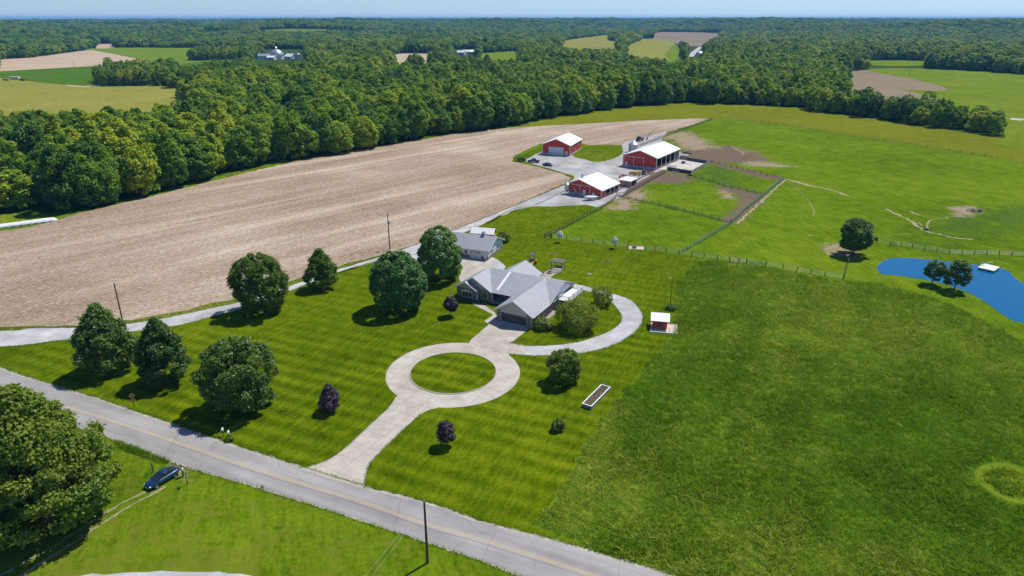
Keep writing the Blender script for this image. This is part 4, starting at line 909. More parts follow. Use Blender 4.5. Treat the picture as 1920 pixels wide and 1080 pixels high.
MB().box(5.6, 6.8, -.12, -.04, .1, 2.3).build('side_door', 'trim_white', b3); win_front(b3, 2.3, 1.3, .9, .8, -.05)
m_ = MB(); m_.box(2.0, 2.9, 5.0, 5.9, 4.9, 6.3); c_ = m_.build('cupola', 'trim_white', b3)
MB().add([(1.85, 4.85, 6.3), (3.05, 4.85, 6.3), (3.05, 6.05, 6.3), (1.85, 6.05, 6.3), (2.45, 5.45, 6.9)], [(0, 1, 4), (1, 2, 4), (2, 3, 4), (3, 0, 4), (3, 2, 1, 0)]).build('cupola_roof', 'galvanised', c_)
MB().box(-1.6, 4.0, -3.3, -.2, .012, .05).build('door_pad', 'grey_concrete', b2)

# ---- bins
def grain_bin(name, label, pos, r_, he, legs=False):
    b_ = thing(name, label, 'silo', pos); m_ = MB(); z0 = 1.7 if legs else 0
    prof = [(r_, z0)]
    k = 0; z_ = z0
    while z_ < he-.01: z_ += .2; k += 1; prof.append((r_*(1.012 if k % 2 else 1), z_))
    m_.lathe(prof, 28); m_.build('shell', 'galvanised', b_, smooth=False)
    MB().lathe([(r_*1.06, he), (r_*.15, he+r_*.62), (r_*.15, he+r_*.62+.2), (.01, he+r_*.62+.25)], 28).build('cone_roof', 'galvanised', b_)
    if legs:
        MB().lathe([(r_, z0), (.2, .75), (.2, .5)], 20).build('hopper', 'galvanised', b_)
        for k in range(4): t = math.pi/4+k*math.pi/2; MB().tube((r_*math.cos(t)*1.02, r_*math.sin(t)*1.02, 0), (r_*math.cos(t), r_*math.sin(t), he*.8), .06).build('leg', 'galvanised', b_)
    m_ = MB()
    for s_ in (-.2, .2): m_.tube((s_, -r_*1.06, z0), (s_, -r_*1.06, he+.1), .025, n=5)
    for k in range(int((he-z0)/.35)): m_.tube((-.2, -r_*1.06, z0+.2+k*.35), (.2, -r_*1.06, z0+.2+k*.35), .02, n=4)
    m_.build('ladder', 'galvanised', b_); return b_
grain_bin('grain_bin', 'squat round galvanised grain bin behind the left corner of the cattle barn', at(1187, 285), 2.25, 3.9)
grain_bin('feed_bin', 'slim galvanised feed bin on legs at the left corner of the smallest barn', at(1063, 363.5), .95, 3.6, True)

# ---- small building right of the smallest barn
s_ = thing('trailer_shed', 'low pinkish shed with a flat white roof beside the smallest red barn', 'shed', z4(1060, 712), R(-33))
m_ = MB(); m_.box(0, 4.6, 0, 6.2, 0, 2.3); m_.build('wall', 'pink_wall', s_); m_ = MB(); m_.slab([(-.3, -.4, 2.5), (4.9, -.4, 2.35), (4.9, 6.6, 2.35), (-.3, 6.6, 2.5)], .14); m_.build('roof', 'white_roof_cross', s_)
MB().box(4.6, 4.66, 1.5, 4.5, .2, 1.9).build('opening', 'dark_interior', s_)

# ---- feedlot
def wall_run(name, label, pts, h_, m, cat='wall', th=.2):
    w_ = thing(name, label, cat, pts[0]); o = Vector((*pts[0], 0)); m_ = MB()
    for a_, b_ in zip(pts[:-1], pts[1:]):
        a_ = Vector((*a_, 0))-o; b_ = Vector((*b_, 0))-o; d = (b_-a_).normalized()*.01; n_ = Vector((-d.y, d.x, 0)).normalized()*th/2
        q = [a_+n_+d, a_-n_+d, b_-n_-d, b_+n_-d]; m_.add([tuple(p) for p in q]+[(p.x, p.y, h_) for p in q], [(3, 2, 1, 0), (4, 5, 6, 7), (0, 1, 5, 4), (1, 2, 6, 5), (2, 3, 7, 6), (3, 0, 4, 7)])
    m_.build('panel', m, w_); m_ = MB()
    for a_, b_ in zip(pts[:-1], pts[1:]):
        n_ = max(1, int(math.dist(a_, b_)/2.6))
        for k in range(n_+1):
            x_ = a_[0]+(b_[0]-a_[0])*k/n_-o.x; y_ = a_[1]+(b_[1]-a_[1])*k/n_-o.y; m_.box(x_-.14, x_+.14, y_-.14, y_+.14, 0, h_+.18)
    m_.build('wall_post', 'grey_wood', w_)
wall_run('pen_wall', 'dark concrete wall along the near side of the feedlot', [z4(1495, 572), z4(1705, 605)], 1.4, 'dark_wall')
wall_run('pen_wall', 'dark concrete wall along the back of the feedlot', [z4(1668, 482), z4(1845, 512)], 1.4, 'dark_wall')
wall_run('pen_fence', 'pale rail fence closing the right end of the feedlot', [z4(1708, 602), z4(1888, 500)], 1.2, 'grey_concrete', 'fence', .08)
wall_run('pen_fence', 'pale low barrier by the back corner of the cattle barn', [z4(1590, 480), z4(1640, 455)], 1.2, 'grey_concrete', 'fence', .12)
t_ = thing('feed_tub', 'blue round feed tub on the feedlot floor', 'feeder', (*z4(1637, 510), .03)); MB().lathe([(.75, 0), (.95, .7), (.85, .7), (.68, .12), (.01, .12)], 20).build('tub', 'blue_plastic', t_); MB().lathe([(.97, .62), (1.02, .66), (.97, .72), (.93, .66)], 20).build('rim', 'blue_plastic', t_)
t_ = thing('feed_bunk', 'grey box feeder at the back edge of the feedlot', 'feeder', z4(1645, 472), R(-30)); MB().box(-1.6, 1.6, -.8, .8, .3, 1.7).build('box', 'pink_wall', t_); MB().slab([(-1.9, -1.1, 1.85), (1.9, -1.1, 1.85), (1.9, 1.1, 2.1), (-1.9, 1.1, 2.1)], .08).build('lid', 'galvanised', t_)
for x_ in (-1.3, 1.3): MB().box(x_-.1, x_+.1, -.7, .7, 0, .3).build('leg', 'grey_wood', t_)
t_ = thing('cattle_chute', 'grey metal cattle chute at the near left corner of the feedlot', 'chute', z4(1530, 566), R(-33)); m_ = MB()
for x_ in (-2, -1, 0, 1, 2):
    for y_ in (-.5, .5): m_.box(x_-.05, x_+.05, y_-.05, y_+.05, 0, 1.9)
m_.build('upright', 'galvanised', t_); m_ = MB()
for y_ in (-.5, .5):
    for z_ in (.4, .8, 1.2, 1.6): m_.box(-2, 2, y_-.03, y_+.03, z_, z_+.08)
m_.build('rail', 'galvanised', t_)
for k, (pp, lab) in enumerate(((z4(1570, 590), 'grey steel gate panel leaning at the feedlot corner'), (z4(1650, 575), 'low grey hay rack just inside the near feedlot wall'))):
    t_ = thing('hay_rack', lab, 'rack', (*pp, .03), R(-12)); m_ = MB()
    for i in range(8): m_.tube((-1.4+i*.4, -.4, .2), (-1.4+i*.4, .4, 1.1), .03, n=5); m_.tube((-1.4+i*.4, .4, .2), (-1.4+i*.4, -.4, 1.1), .03, n=5)
    m_.build('bars', 'galvanised', t_); MB().box(-1.5, 1.5, -.45, .45, .1, .18).build('base', 'grey_wood', t_)

# ---- fences
NF = [0]
def fence(label, pts, gap=3.2, h_=1.25, rails=0, name='wire_fence', pm='post_wood', r_=.10, cat='fence', wires=4):
    f_ = thing(name, label, cat, pts[0]); o = Vector((*pts[0], 0)); P = []
    rn = random.Random(int(pts[0][0]*10))
    for a_, b_ in zip(pts[:-1], pts[1:]):
        n_ = max(1, round(math.dist(a_, b_)/gap))
        for k in range(n_): P.append(Vector((a_[0]+(b_[0]-a_[0])*k/n_, a_[1]+(b_[1]-a_[1])*k/n_, 0))-o)
    P.append(Vector((*pts[-1], 0))-o)
    while len(P) > 98: P = P[::2]
    pme = None
    for k, p in enumerate(P):
        if pme is None: q = MB().tube((0, 0, 0), (0, 0, h_), r_, r_*.9, 7).build('post', pm, f_); pme = q.data
        else: q = bpy.data.objects.new('post', pme); COL.objects.link(q); q.parent = f_
        q.location = p; q.rotation_euler = (rn.gauss(0, .03), rn.gauss(0, .03), 0); q.scale = (1, 1, rn.uniform(.92, 1.1))
    m_ = MB()
    for j in range(wires):
        z_ = .25+j*(h_-.4)/max(1, wires-1)
        for a_, b_ in zip(P[:-1], P[1:]): m_.tube(a_+Vector((0, 0, z_)), b_+Vector((0, 0, z_)), .026, n=3, cap=False)
    if wires: m_.build('wire', 'wire_steel', f_)
    if rails:
        m_ = MB()
        for j in range(rails):
            z_ = .35+j*(h_-.5)/max(1, rails-1)
            for a_, b_ in zip(P[:-1], P[1:]):
                d = (b_-a_).normalized(); n_ = Vector((-d.y, d.x, 0))*.03; q = [a_+n_, a_-n_, b_-n_, b_+n_]
                m_.add([(p.x, p.y, z_) for p in q]+[(p.x, p.y, z_+.13) for p in q], [(3, 2, 1, 0), (4, 5, 6, 7), (0, 1, 5, 4), (1, 2, 6, 5), (2, 3, 7, 6), (3, 0, 4, 7)])
        m_.build('rail', pm, f_)
    return f_
fence('post and rail fence from behind the grain bin up to the olive hay field', [z5(*p) for p in [(190, 300), (240, 280), (450, 200), (640, 130), (800, 75), (930, 25)]], 2.9, 1.4, 2, 'post_fence', r_=.12)
fence('long wire fence between the upper pasture and the olive field', [z5(930, 25)]+ats([(1400, 227), (1500, 240), (1600, 256), (1700, 271), (1800, 286), (1920, 306), (2010, 322)]), 5.5, 1.3)
fence('wire fence along the lower side of the muddy paddock beside the smallest barn', [z5(*p) for p in [(0, 797), (20, 803), (250, 852), (480, 905), (750, 965), (1000, 1035), (1115, 1062)]], 3.1, 1.35, 1)
fence('greenish fence beside the worn path, on the right of the two paddocks', [z5(1650, 622), z5(1540, 710), z5(1430, 800), z5(1270, 930), z5(1125, 1062)], 1.9, 1.3, 3, 'paddock_fence', 'green_gate', .09)
fence('green fence from the paddock corner down to the lawn edge', [z5(1122, 1066), z7(1640, 375), z7(1480, 470), z7(1310, 560)], 2.4, 1.35, 2, 'paddock_fence', 'green_gate', .09)
fence('fence from the feedlot along the muddy lane to the far paddock corner', [z5(*p) for p in [(932, 455), (1070, 488), (1290, 543), (1550, 603), (1648, 622)]], 3.4, 1.3)
fence('fence dividing the two paddocks below the feedlot', [z5(*p) for p in [(760, 603), (900, 640), (1050, 692), (1280, 742), (1430, 772)]], 3.2, 1.3, 1)
fence('left fence of the narrow cattle lane beside the parked machinery', [z4(1050, 755), z4(1200, 675), z4(1370, 592)], 2.0, 1.4, 2, 'lane_fence')
fence('right fence of the narrow cattle lane below the cattle barn', [z4(1035, 808), z4(1100, 806), z4(1300, 695), z4(1480, 592)], 2.2, 1.4, 2, 'lane_fence')
fence('fence between the back lawn and the small pasture, climbing to the smallest barn', [z7(165, 385), z7(330, 300), z7(600, 160), z7(740, 60)], 2.4, 1.35, 1)
fence('wire fence along the back lawn behind the white gourd racks', [z7(*p) for p in [(165, 415), (300, 430), (430, 450), (635, 478), (850, 500), (1000, 520), (1190, 545), (1310, 562)]], 3.4, 1.35)
fence('short wooden corner fence at the left end of the back lawn fence', [z7(100, 415), z7(165, 385), z7(166, 414)], 1.6, 1.35, 3, 'corner_fence')
fence('wire fence between the pasture and the tall grass field', [z7(*p) for p in [(1310, 562), (1425, 577), (1535, 592), (1655, 608), (1768, 626), (1850, 634), (1920, 642)]]+[z8(25, 382), z8(135, 392), z8(260, 410), z8(370, 426), z8(460, 442), z8(640, 474), z8(760, 492)], 3.8, 1.35)
fence('fence from the tall grass corner up to the lone pasture tree', [z8(760, 492), z8(785, 400), z8(805, 325)], 2.6, 1.35, 1)
fence('fence behind the pond, from its left gate to the picture edge', [z8(*p) for p in [(975, 256), (1060, 272), (1200, 292), (1360, 318), (1440, 330), (1520, 336), (1680, 334), (1920, 345), (2200, 365)]], 3.6, 1.35)
def gate(label, a_, b_):
    f_ = thing('metal_gate', label, 'gate', a_); d = Vector((b_[0]-a_[0], b_[1]-a_[1], 0)); m_ = MB()
    for z_ in (.2, .45, .7, .95, 1.2): m_.tube((0, 0, z_), (d.x, d.y, z_), .035, n=5)
    m_.build('bar', 'green_gate', f_); m_ = MB()
    for t in (0, .33, .66, 1): m_.tube((d.x*t, d.y*t, .15), (d.x*t, d.y*t, 1.25), .035, n=5)
    m_.build('stile', 'green_gate', f_)
gate('pale green metal gate in the fence along the lower side of the muddy paddock', z5(490, 912), z5(590, 930))
gate('pale green metal gate in the fence above the tall grass field', z8(140, 398), z8(255, 412))
gate('small metal gate at the left end of the fence behind the pond', z8(1060, 274), z8(1095, 280))

# ---- poles
def pole(name, label, pos, h_, r_=.15, lamp=False, arm=False):
    p_ = thing(name, label, 'pole', pos); MB().tube((0, 0, 0), (0, 0, h_), r_, r_*.68, 10).build('shaft', 'pole_wood', p_)
    if arm: MB().box(-.07, .07, -.06, .06, h_-.8, h_-.25).build('bracket', 'galvanised', p_); MB().lathe([(.05, h_), (.07, h_+.1), (.05, h_+.2), (.01, h_+.22)], 8).build('insulator', 'trim_white', p_)
    if lamp:
        a_ = MB().path([(0, 0, h_-.15), (-.35, -.2, h_), (-.75, -.4, h_)], .03).build('lamp_arm', 'galvanised', p_); MB().lathe([(.05, h_+.1), (.18, h_-.02), (.2, h_-.14), (.01, h_-.2)], 10, (-.75, -.4)).build('lamp_head', 'trim_white', a_)
    return p_
pA = pole('utility_pole', 'tall dark wooden utility pole standing on the near verge of the road', at(802, 1055), 8.95, .17, arm=True)
pB = pole('utility_pole', 'utility pole with a transformer beside the gravel drive at the brown field edge', at(731, 467), 10.2, .17, arm=True)
MB().lathe([(.01, 7.1), (.26, 7.1), (.26, 8.0), (.2, 8.1), (.01, 8.1)], 12, (.35, -.1)).build('transformer', 'galvanised', pB)
pC = pole('utility_pole', 'utility pole half hidden behind the leftmost lawn maple', at(230, 602), 8.6, .17, arm=True)
pole('light_pole', 'slim yard light pole standing behind the small red coop', at(1256, 576), 7.2, .08, lamp=True)
for x_, y_, hh in ((1704, 144, 11), (1620, 126, 9), (140, 128, 10), (265, 119, 10)):
    pole('utility_pole', {1704: 'distant utility pole at the edge of the bright far meadow', 1620: 'far utility pole left of the bright far meadow', 140: 'distant utility pole in the middle of the far tan field', 265: 'distant utility pole at the right end of the far tan field'}[x_], at(x_, y_), hh, .2, arm=True)
def wire(label, a_, b_, sag, r_=.012):
    a_ = Vector(a_); b_ = Vector(b_); P = [a_.lerp(b_, k/24)-Vector((0, 0, sag*4*(k/24)*(1-k/24))) for k in range(25)]; m_ = MB(); m_.v = []; m_.path([tuple(p-a_) for p in P], r_, 5)
    tag(m_.build('power_line', 'wire_pale', None, loc=tuple(a_)), label, 'wire', 'service wires from the road pole')
mat('wire_pale', (.45, .45, .40), None, 1, .5)
ax_, ay_ = at(802, 1055)
wire('left of two thin service wires falling from the near road pole to the lower left', (ax_, ay_, 8.8), (ax_-15, ay_-27, 6.5), 1.2)
wire('right of two thin service wires falling from the near road pole to the lower left', (ax_, ay_, 8.3), (ax_-13.6, ay_-27, 6.3), 1.2)

# ---- vehicles
def wheel(parent, x, y, r_=.33, w_=.22, s=1):
    m_ = MB(); m_.lathe([(r_*.62, -w_/2), (r_*.95, -w_/2), (r_, -w_*.3), (r_, w_*.3), (r_*.95, w_/2), (r_*.62, w_/2)], 20)
    m_.v = [(p[0]+x, p[2]+y, p[1]+r_) for p in m_.v]; t_ = m_.build('wheel', 'tyre', parent)
    m_ = MB(); m_.lathe([(.01, s*w_*.42), (r_*.2, s*w_*.42), (r_*.3, s*w_*.3), (r_*.6, s*w_*.45), (r_*.64, s*w_*.3), (.01, s*w_*.2)], 20)
    m_.v = [(p[0]+x, p[2]+y, p[1]+r_) for p in m_.v]; m_.build('rim', 'rim', t_)
def car(name, label, cat, pos, rz, paint, truck=False):
    """front points to +x"""
    c_ = thing(name, label, cat, pos, rz)
    if truck: secs = [(-2.75, .5, .95, .86), (-2.7, .42, 1.08, .93), (-1.6, .38, 1.1, .97), (.2, .36, 1.1, .98), (1.2, .36, 1.12, .98), (2.3, .38, 1.06, .95), (2.72, .45, .92, .88), (2.8, .55, .8, .8)]; gl = [(-1.0, 1.1, 1.2, .84), (-.75, 1.1, 1.78, .74), (.55, 1.1, 1.8, .74), (1.25, 1.1, 1.2, .82)]; wx = (-1.75, 1.8); wr = .40
    else: secs = [(-2.35, .42, .80, .72), (-2.28, .30, .98, .82), (-1.6, .22, 1.02, .89), (-.6, .2, .98, .91), (.6, .2, .96, .91), (1.3, .22, .92, .89), (2.0, .26, .78, .84), (2.3, .32, .66, .74), (2.38, .40, .56, .62)]; gl = [(-1.75, .98, 1.02, .70), (-.95, .95, 1.38, .62), (-.2, .95, 1.44, .61), (.35, .95, 1.40, .61), (1.25, .92, .96, .70)]; wx = (-1.38, 1.42); wr = .33
    S = []
    for x, z0, z1, hw in secs:
        m2 = z0+(z1-z0)*.55; S.append([(x, -hw*.92, z0), (x, -hw, m2-.08), (x, -hw*.985, m2+.1), (x, -hw*.86, z1-.02), (x, -hw*.5, z1+.03), (x, hw*.5, z1+.03), (x, hw*.86, z1-.02), (x, hw*.985, m2+.1), (x, hw, m2-.08), (x, hw*.92, z0)])
    body = MB().loft(S).build('body', paint, c_, smooth=True); mo = body.modifiers.new('sub', 'SUBSURF'); mo.levels = mo.render_levels = 1
    G = [[(x, -hw*1.12, z0-.06), (x, -hw, z1-.04), (x, -hw*.8, z1), (x, hw*.8, z1), (x, hw, z1-.04), (x, hw*1.12, z0-.06)] for x, z0, z1, hw in gl]
    MB().loft(G).build('window_glass', 'glass', c_, smooth=False)
    R_ = [[(x, -hw*1.0, z1-.05), (x, -hw*.78, z1+.03), (x, hw*.78, z1+.03), (x, hw, z1-.05)] for x, z0, z1, hw in gl[1:-1]]
    MB().loft(R_).build('roof', paint, c_, smooth=True)
    m_ = MB()
    for s in (-1, 1):
        for (x, z0, z1, hw), (x2, z02, z12, hw2) in zip(gl[:-1], gl[1:]): m_.tube((x, s*hw*1.0, z1-.02), (x2, s*hw2*1.0, z12-.02), .035, n=5)
        m_.tube((gl[2][0], s*gl[2][3]*1.14, gl[2][1]-.03), (gl[2][0], s*gl[2][3]*1.0, gl[2][2]), .04, n=5)
    m_.build('pillar', paint, c_)
    m_ = MB()
    for s in (-1, 1): m_.path([(gl[0][0]+.1, s*gl[0][3]*1.2, gl[0][1]+.02), (gl[-1][0]-.1, s*gl[-1][3]*1.2, gl[-1][1]+.02)], .018)
    m_.build('chrome_strip', 'rim', c_)
    for x in wx:
        for s in (-1, 1): wheel(c_, x, s*(.80 if not truck else .86), wr, .22, s)
    fx = secs[-2][0]
    for s in (-1, 1):
        m_ = MB(); m_.ball((fx-.12, s*secs[-2][3]*.82, secs[-2][2]-.06), .17, 8, 6, .55); m_.build('headlight', 'headlamp', c_)
        m_ = MB(); m_.box(secs[0][0]-.02, secs[0][0]+.14, s*secs[0][3]*.78-.13, s*secs[0][3]*.78+.13, .72, .88); m_.build('tail_light', 'tail_lamp', c_)
        m_ = MB(); m_.ball((gl[-1][0]-.25, s*.98, gl[-1][1]+.08), .11, 6, 5, .8); m_.build('mirror', paint, c_)
    MB().box(secs[-1][0]-.06, secs[-1][0]+.03, -.25, .25, .38, .5).build('plate', 'trim_white', c_)
    if truck: MB().box(-2.6, -1.1, -.72, .72, 1.10, 1.16).build('truck_bed', 'dark_interior', c_)
    return c_
fr = Vector(at(276, 919)); re_ = Vector(at(334, 885)); dd = fr-re_
car('parked_car', 'dark blue saloon car parked on the grassy track by the near roadside', 'car', (fr+re_)/2, math.atan2(dd.y, dd.x), 'blue_paint')
a_, b_ = Vector(z4(235, 500)), Vector(z4(345, 505)); dd = a_-b_
car('parked_pickup', 'dark pickup truck parked in front of the red machine shed', 'truck', (a_+b_)/2, math.atan2(dd.y, dd.x)-.15, 'dark_paint', True)
a_, b_ = Vector(z4(372, 528)), Vector(z4(462, 538)); dd = b_-a_
car('parked_car', 'small dark grey car parked beside the pickup near the red machine shed', 'car', (a_+b_)/2, math.atan2(dd.y, dd.x), 'slate_paint')
w_ = thing('farm_wagon', 'green farm wagon at the grass edge left of the parked pickup', 'wagon', z4(180, 492), R(-10)); MB().prism([(-1.7, .75), (1.7, .75), (2.0, 1.75), (-2.0, 1.75)], 1, -1, 1).build('box', 'green_paint', w_); MB().box(-1.85, 1.85, -.88, .88, 1.751, 1.80).build('load', 'dark_interior', w_); MB().box(-1.6, 1.6, -.5, .5, .5, .74).build('frame', 'green_paint', w_)
for x in (-1.2, 1.2):
    for s in (-1, 1): wheel(w_, x, s*.95, .42, .25, s)
t_ = thing('tractor', 'green tractor hitched to the long white auger behind the barns', 'tractor', z4(1243, 312), R(35))
MB().loft([[(x, -w2, .75), (x, -w2, z-.1), (x, -w2*.7, z), (x, w2*.7, z), (x, w2, z-.1), (x, w2, .75)] for x, w2, z in ((-1.0, .5, 1.5), (.3, .45, 1.6), (1.8, .38, 1.5), (2.1, .32, 1.35))]).build('hood', 'green_paint', t_)
MB().prism([(-1.2, 1.3), (.35, 1.3), (.25, 2.5), (-1.0, 2.5)], 1, -.62, .62).build('cab', 'glass', t_); MB().box(-1.15, .4, -.75, .75, 2.5, 2.62).build('cab_roof', 'green_paint', t_)
for s in (-1, 1): wheel(t_, -.8, s*.95, .85, .45, s); wheel(t_, 1.5, s*.75, .5, .3, s)
a_ = thing('grain_auger', 'long white grain auger slanting up beside the green tractor', 'auger', z4(1275, 292), math.atan2(*(Vector(at(1232.7, 238.5, 6.5))-Vector(z4(1275, 292))).yx))
Lx = math.dist(at(1232.7, 238.5, 6.5), z4(1275, 292))
MB().tube((0, 0, .4), (Lx, 0, 6.5), .2, n=10).build('tube', 'white_paint', a_); MB().tube((Lx, 0, 6.6), (Lx+.3, 0, 5.6), .18, n=8).build('spout', 'white_paint', a_); MB().prism([(-.9, .1), (.5, .1), (.8, .9), (-1.1, .9)], 1, -.6, .6).build('hopper', 'red_paint', a_)
MB().path([(Lx*.30, -1.4, .5), (Lx*.55, -.2, 3.5)], .06).path([(Lx*.30, 1.4, .5), (Lx*.55, .2, 3.5)], .06).path([(Lx*.30, -1.6, .5), (Lx*.30, 1.6, .5)], .07).build('undercarriage', 'red_paint', a_)
for s in (-1, 1): wheel(a_, Lx*.30, s*1.6, .45, .25, s)

# farm implements in the yard
def implement(name, label, cat, pos, rz, paint, seed, L=4, Wd=2.4, tines=10, wheels=2, disc=0):
    t_ = thing(name, label, cat, pos, rz); r_ = random.Random(seed); m_ = MB()
    m_.box(-L/2, L/2, -.08, .08, .7, .86); m_.box(-L/2, -L/2+.15, -Wd/2, Wd/2, .7, .86); m_.box(L/4, L/4+.15, -Wd/2, Wd/2, .7, .86); m_.path([(L/2, 0, .78), (L/2+1.4, 0, .5)], .07)
    m_.path([(-L/2, -Wd/2, .8), (L/4, -Wd/2, .8)], .07).path([(-L/2, Wd/2, .8), (L/4, Wd/2, .8)], .07); m_.build('frame', paint, t_); m_ = MB()
    for k in range(tines):
        x = -L/2+.2+k*(L*.75)/tines; y = Wd/2*(1 if k % 2 else -1)*r_.uniform(.5, 1)
        m_.path([(x, y, .8), (x-.3, y*1.15, 1.0+r_.uniform(0, .5)), (x-.1, y*1.3, .15)], .045, 5)
    m_.build('tines', paint, t_)
    for k in range(wheels): wheel(t_, -L/4+(k//2)*L/3, (Wd/2+.2)*(1 if k % 2 else -1), .42, .28, 1 if k % 2 else -1)
    for k in range(disc):
        m_ = MB(); m_.lathe([(.15, -.04), (.72, -.03), (.72, .03), (.15, .04)], 18); c = (-L/2+k*L/disc*.9, .2*(-1)**k); m_.v = [(p[0]*.8+c[0]+p[2], p[2]*.5+c[1]+p[0]*.5, p[1]+.85) for p in m_.v]; m_.build('rake_wheel', paint, t_)
    m_ = MB(); m_.box(-L*.2, L*.12, -Wd*.2, Wd*.2, .87, 1.35); m_.build('gearbox', paint, t_); return t_
implement('hay_tedder', 'red implement nearest the low pink shed, in the row of parked machinery', 'machinery', z4(1150, 668), R(20), 'red_paint', 1, 3.6, 2.2)
implement('cultivator', 'dark rusty implement behind the red one in the machinery row', 'machinery', z4(1100, 640), R(60), 'tail_lamp', 2, 3.2, 2.4)
implement('hay_rake', 'yellow wheel rake in the middle of the machinery row', 'machinery', z4(1215, 615), R(10), 'yellow_paint', 3, 5.5, 3.0, 14, 4, 6)
t_ = thing('round_baler', 'dark round hoop-shaped machine right of the yellow rake', 'machinery', z4(1280, 610), R(50)); m_ = MB(); m_.lathe([(.3, -.5), (.9, -.5), (.95, 0), (.9, .5), (.3, .5)], 18); m_.v = [(p[0], p[2], p[1]+1.1) for p in m_.v]; m_.build('drum', 'dark_wall', t_); MB().box(-1.1, 1.1, -.7, .7, .4, .6).build('frame', 'red_paint', t_)
for s in (-1, 1): wheel(t_, 0, s*.85, .38, .22, s)
implement('red_spreader', 'small red implement at the near front corner of the cattle barn', 'machinery', z4(1335, 598), R(-20), 'red_paint', 4, 2.6, 1.6, 6)
b_ = thing('boat_trailer', 'white covered boat on a trailer in front of the smallest barn', 'boat', z4(803, 842), R(14)); S = []
for x, w2, z0, z1 in ((-2.4, .85, .75, 1.45), (-1, 1.0, .6, 1.7), (.8, .95, .6, 1.6), (2.0, .55, .75, 1.45), (2.6, .08, 1.1, 1.3)): S.append([(x, 0, z0), (x, -w2*.7, z0+.15), (x, -w2, (z0+z1)/2), (x, -w2*.5, z1-.1), (x, 0, z1), (x, w2*.5, z1-.1), (x, w2, (z0+z1)/2), (x, w2*.7, z0+.15)])
MB().loft(S).build('covered_hull', 'white_tarp', b_, smooth=True); MB().box(-2.3, 1.8, -.6, -.5, .45, .55).box(-2.3, 1.8, .5, .6, .45, .55).box(-.2, 0, -.9, .9, .38, .45).path([(1.8, 0, .5), (3.3, 0, .5)], .05).build('trailer_frame', 'galvanised', b_)
for s in (-1, 1): wheel(b_, -.4, s*1.0, .32, .2, s)
w_ = thing('white_panel', 'white sheet panel leaning upright behind the covered boat', 'panel', z4(838, 822), R(-20)); MB().slab([(-1, 0, .1), (1, 0, .1), (1, .5, 1.8), (-1, .5, 1.8)], .08).build('sheet', 'white_tarp', w_); MB().box(-1, -.9, .5, .6, 0, 1.8).box(.9, 1, .5, .6, 0, 1.8).build('frame', 'galvanised', w_)
# silage bag
a_, b_ = Vector(at(109, 413)), Vector(at(-110, 442)); L_ = (b_-a_).length; s_ = thing('silage_bag', 'long white silage bag lying at the left edge of the brown field', 'silage bag', a_, math.atan2((b_-a_).y, (b_-a_).x)); S = []
for k in range(41):
    t = k/40; x = t*L_; r_ = 1.15*(min(1, math.sin(min(1, k/1.6)*math.pi/2)) if k < 2 else 1)*(1+.03*math.sin(k*1.7)); r_ = max(r_, .15); S.append([(x, r_*1.1*math.cos(math.pi*j/9), r_*math.sin(math.pi*j/9)*1.0+.02) for j in range(10)])
MB().loft(S).build('bag', 'white_tarp', s_, smooth=True); m_ = MB()
for j in range(14): m_.ball((2+j*L_/15, 1.25, .15), .22, 7, 5)
m_.build('weights', 'tyre', s_)

# ---- pond raft
c0 = Vector(z8(1620, 428)); c1 = Vector(z8(1725, 452)); c3 = Vector(z8(1700, 397)); u_ = c1-c0; rf = thing('swim_raft', 'square white wooden swim raft floating on the pond', 'raft', (*c0, .03), math.atan2(u_.y, u_.x)); wu = u_.length; wv = 4.6
m_ = MB()
for k in range(14): m_.box(0, wu, k*wv/14, (k+.9)*wv/14, .45, .52)
m_.build('deck', 'white_paint', rf); MB().box(.1, wu-.1, .1, wv-.1, .0, .44).build('float', 'grey_wood', rf)
m_ = MB()
for y_ in (2.2, 2.9): m_.path([(-.3, y_, -.0), (-.1, y_, 1.3), (.35, y_, 1.5), (.6, y_, .52)], .04)
for z_ in (.2, .5, .8): m_.path([(-.2, 2.2, z_), (-.2, 2.9, z_)], .03)
m_.build('ladder', 'galvanised', rf); MB().path([(wu*.5, wv-.3, .5), (wu*.5, wv-.3, 1.6), (.4, wv*.6, .9)], .04).build('handrail', 'galvanised', rf)

# ---- garden things
bd = thing('raised_bed', 'long narrow raised garden bed with white boards on the lower lawn', 'garden bed', at(1090, 766), 0)
q = [Vector(at(*p, z)) for p, z in (((1091, 763), 0.0), ((1107, 770), 0.0))]; u_ = (q[1]-q[0]); vv_ = Vector(at(1127, 727))-q[0]; ang = math.atan2(vv_.y, vv_.x)-math.pi/2; bd.rotation_euler[2] = ang; bw = u_.length; bl = math.dist(at(1091, 763), at(1127, 727, .0))
bd.location = (*q[0], 0)
m_ = MB(); m_.box(0, bw, 0, .12, 0, .65); m_.box(0, bw, bl-.12, bl, 0, .65); m_.box(0, .12, .12, bl-.12, 0, .65); m_.box(bw-.12, bw, .12, bl-.12, 0, .65); m_.build('boards', 'grey_wood', bd)
m_ = MB(); m_.box(-.05, bw+.05, -.05, .14, .65, .7); m_.box(-.05, bw+.05, bl-.14, bl+.05, .65, .7); m_.box(-.05, .14, .14, bl-.14, .65, .7); m_.box(bw-.14, bw+.05, .14, bl-.14, .65, .7); m_.build('cap_board', 'white_paint', bd)
MB().box(.12, bw-.12, .12, bl-.12, .3, .55).build('soil', 'soil_bed', bd); m_ = MB(); rr = random.Random(3)
for i in range(13):
    for j in range(5): m_.ball((.3+j*(bw-.6)/4, .5+i*(bl-1)/12, .58), rr.uniform(.05, .13), 5, 4)
tag(m_.build('seedlings', 'seedling', bd), kind='stuff'); MB().path([(bw*.35, bl, .6), (bw*.35, bl, 1.5)], .025).path([(bw*.6, bl-.4, .6), (bw*.6, bl-.4, 1.4)], .025).build('stake', 'galvanised', bd)
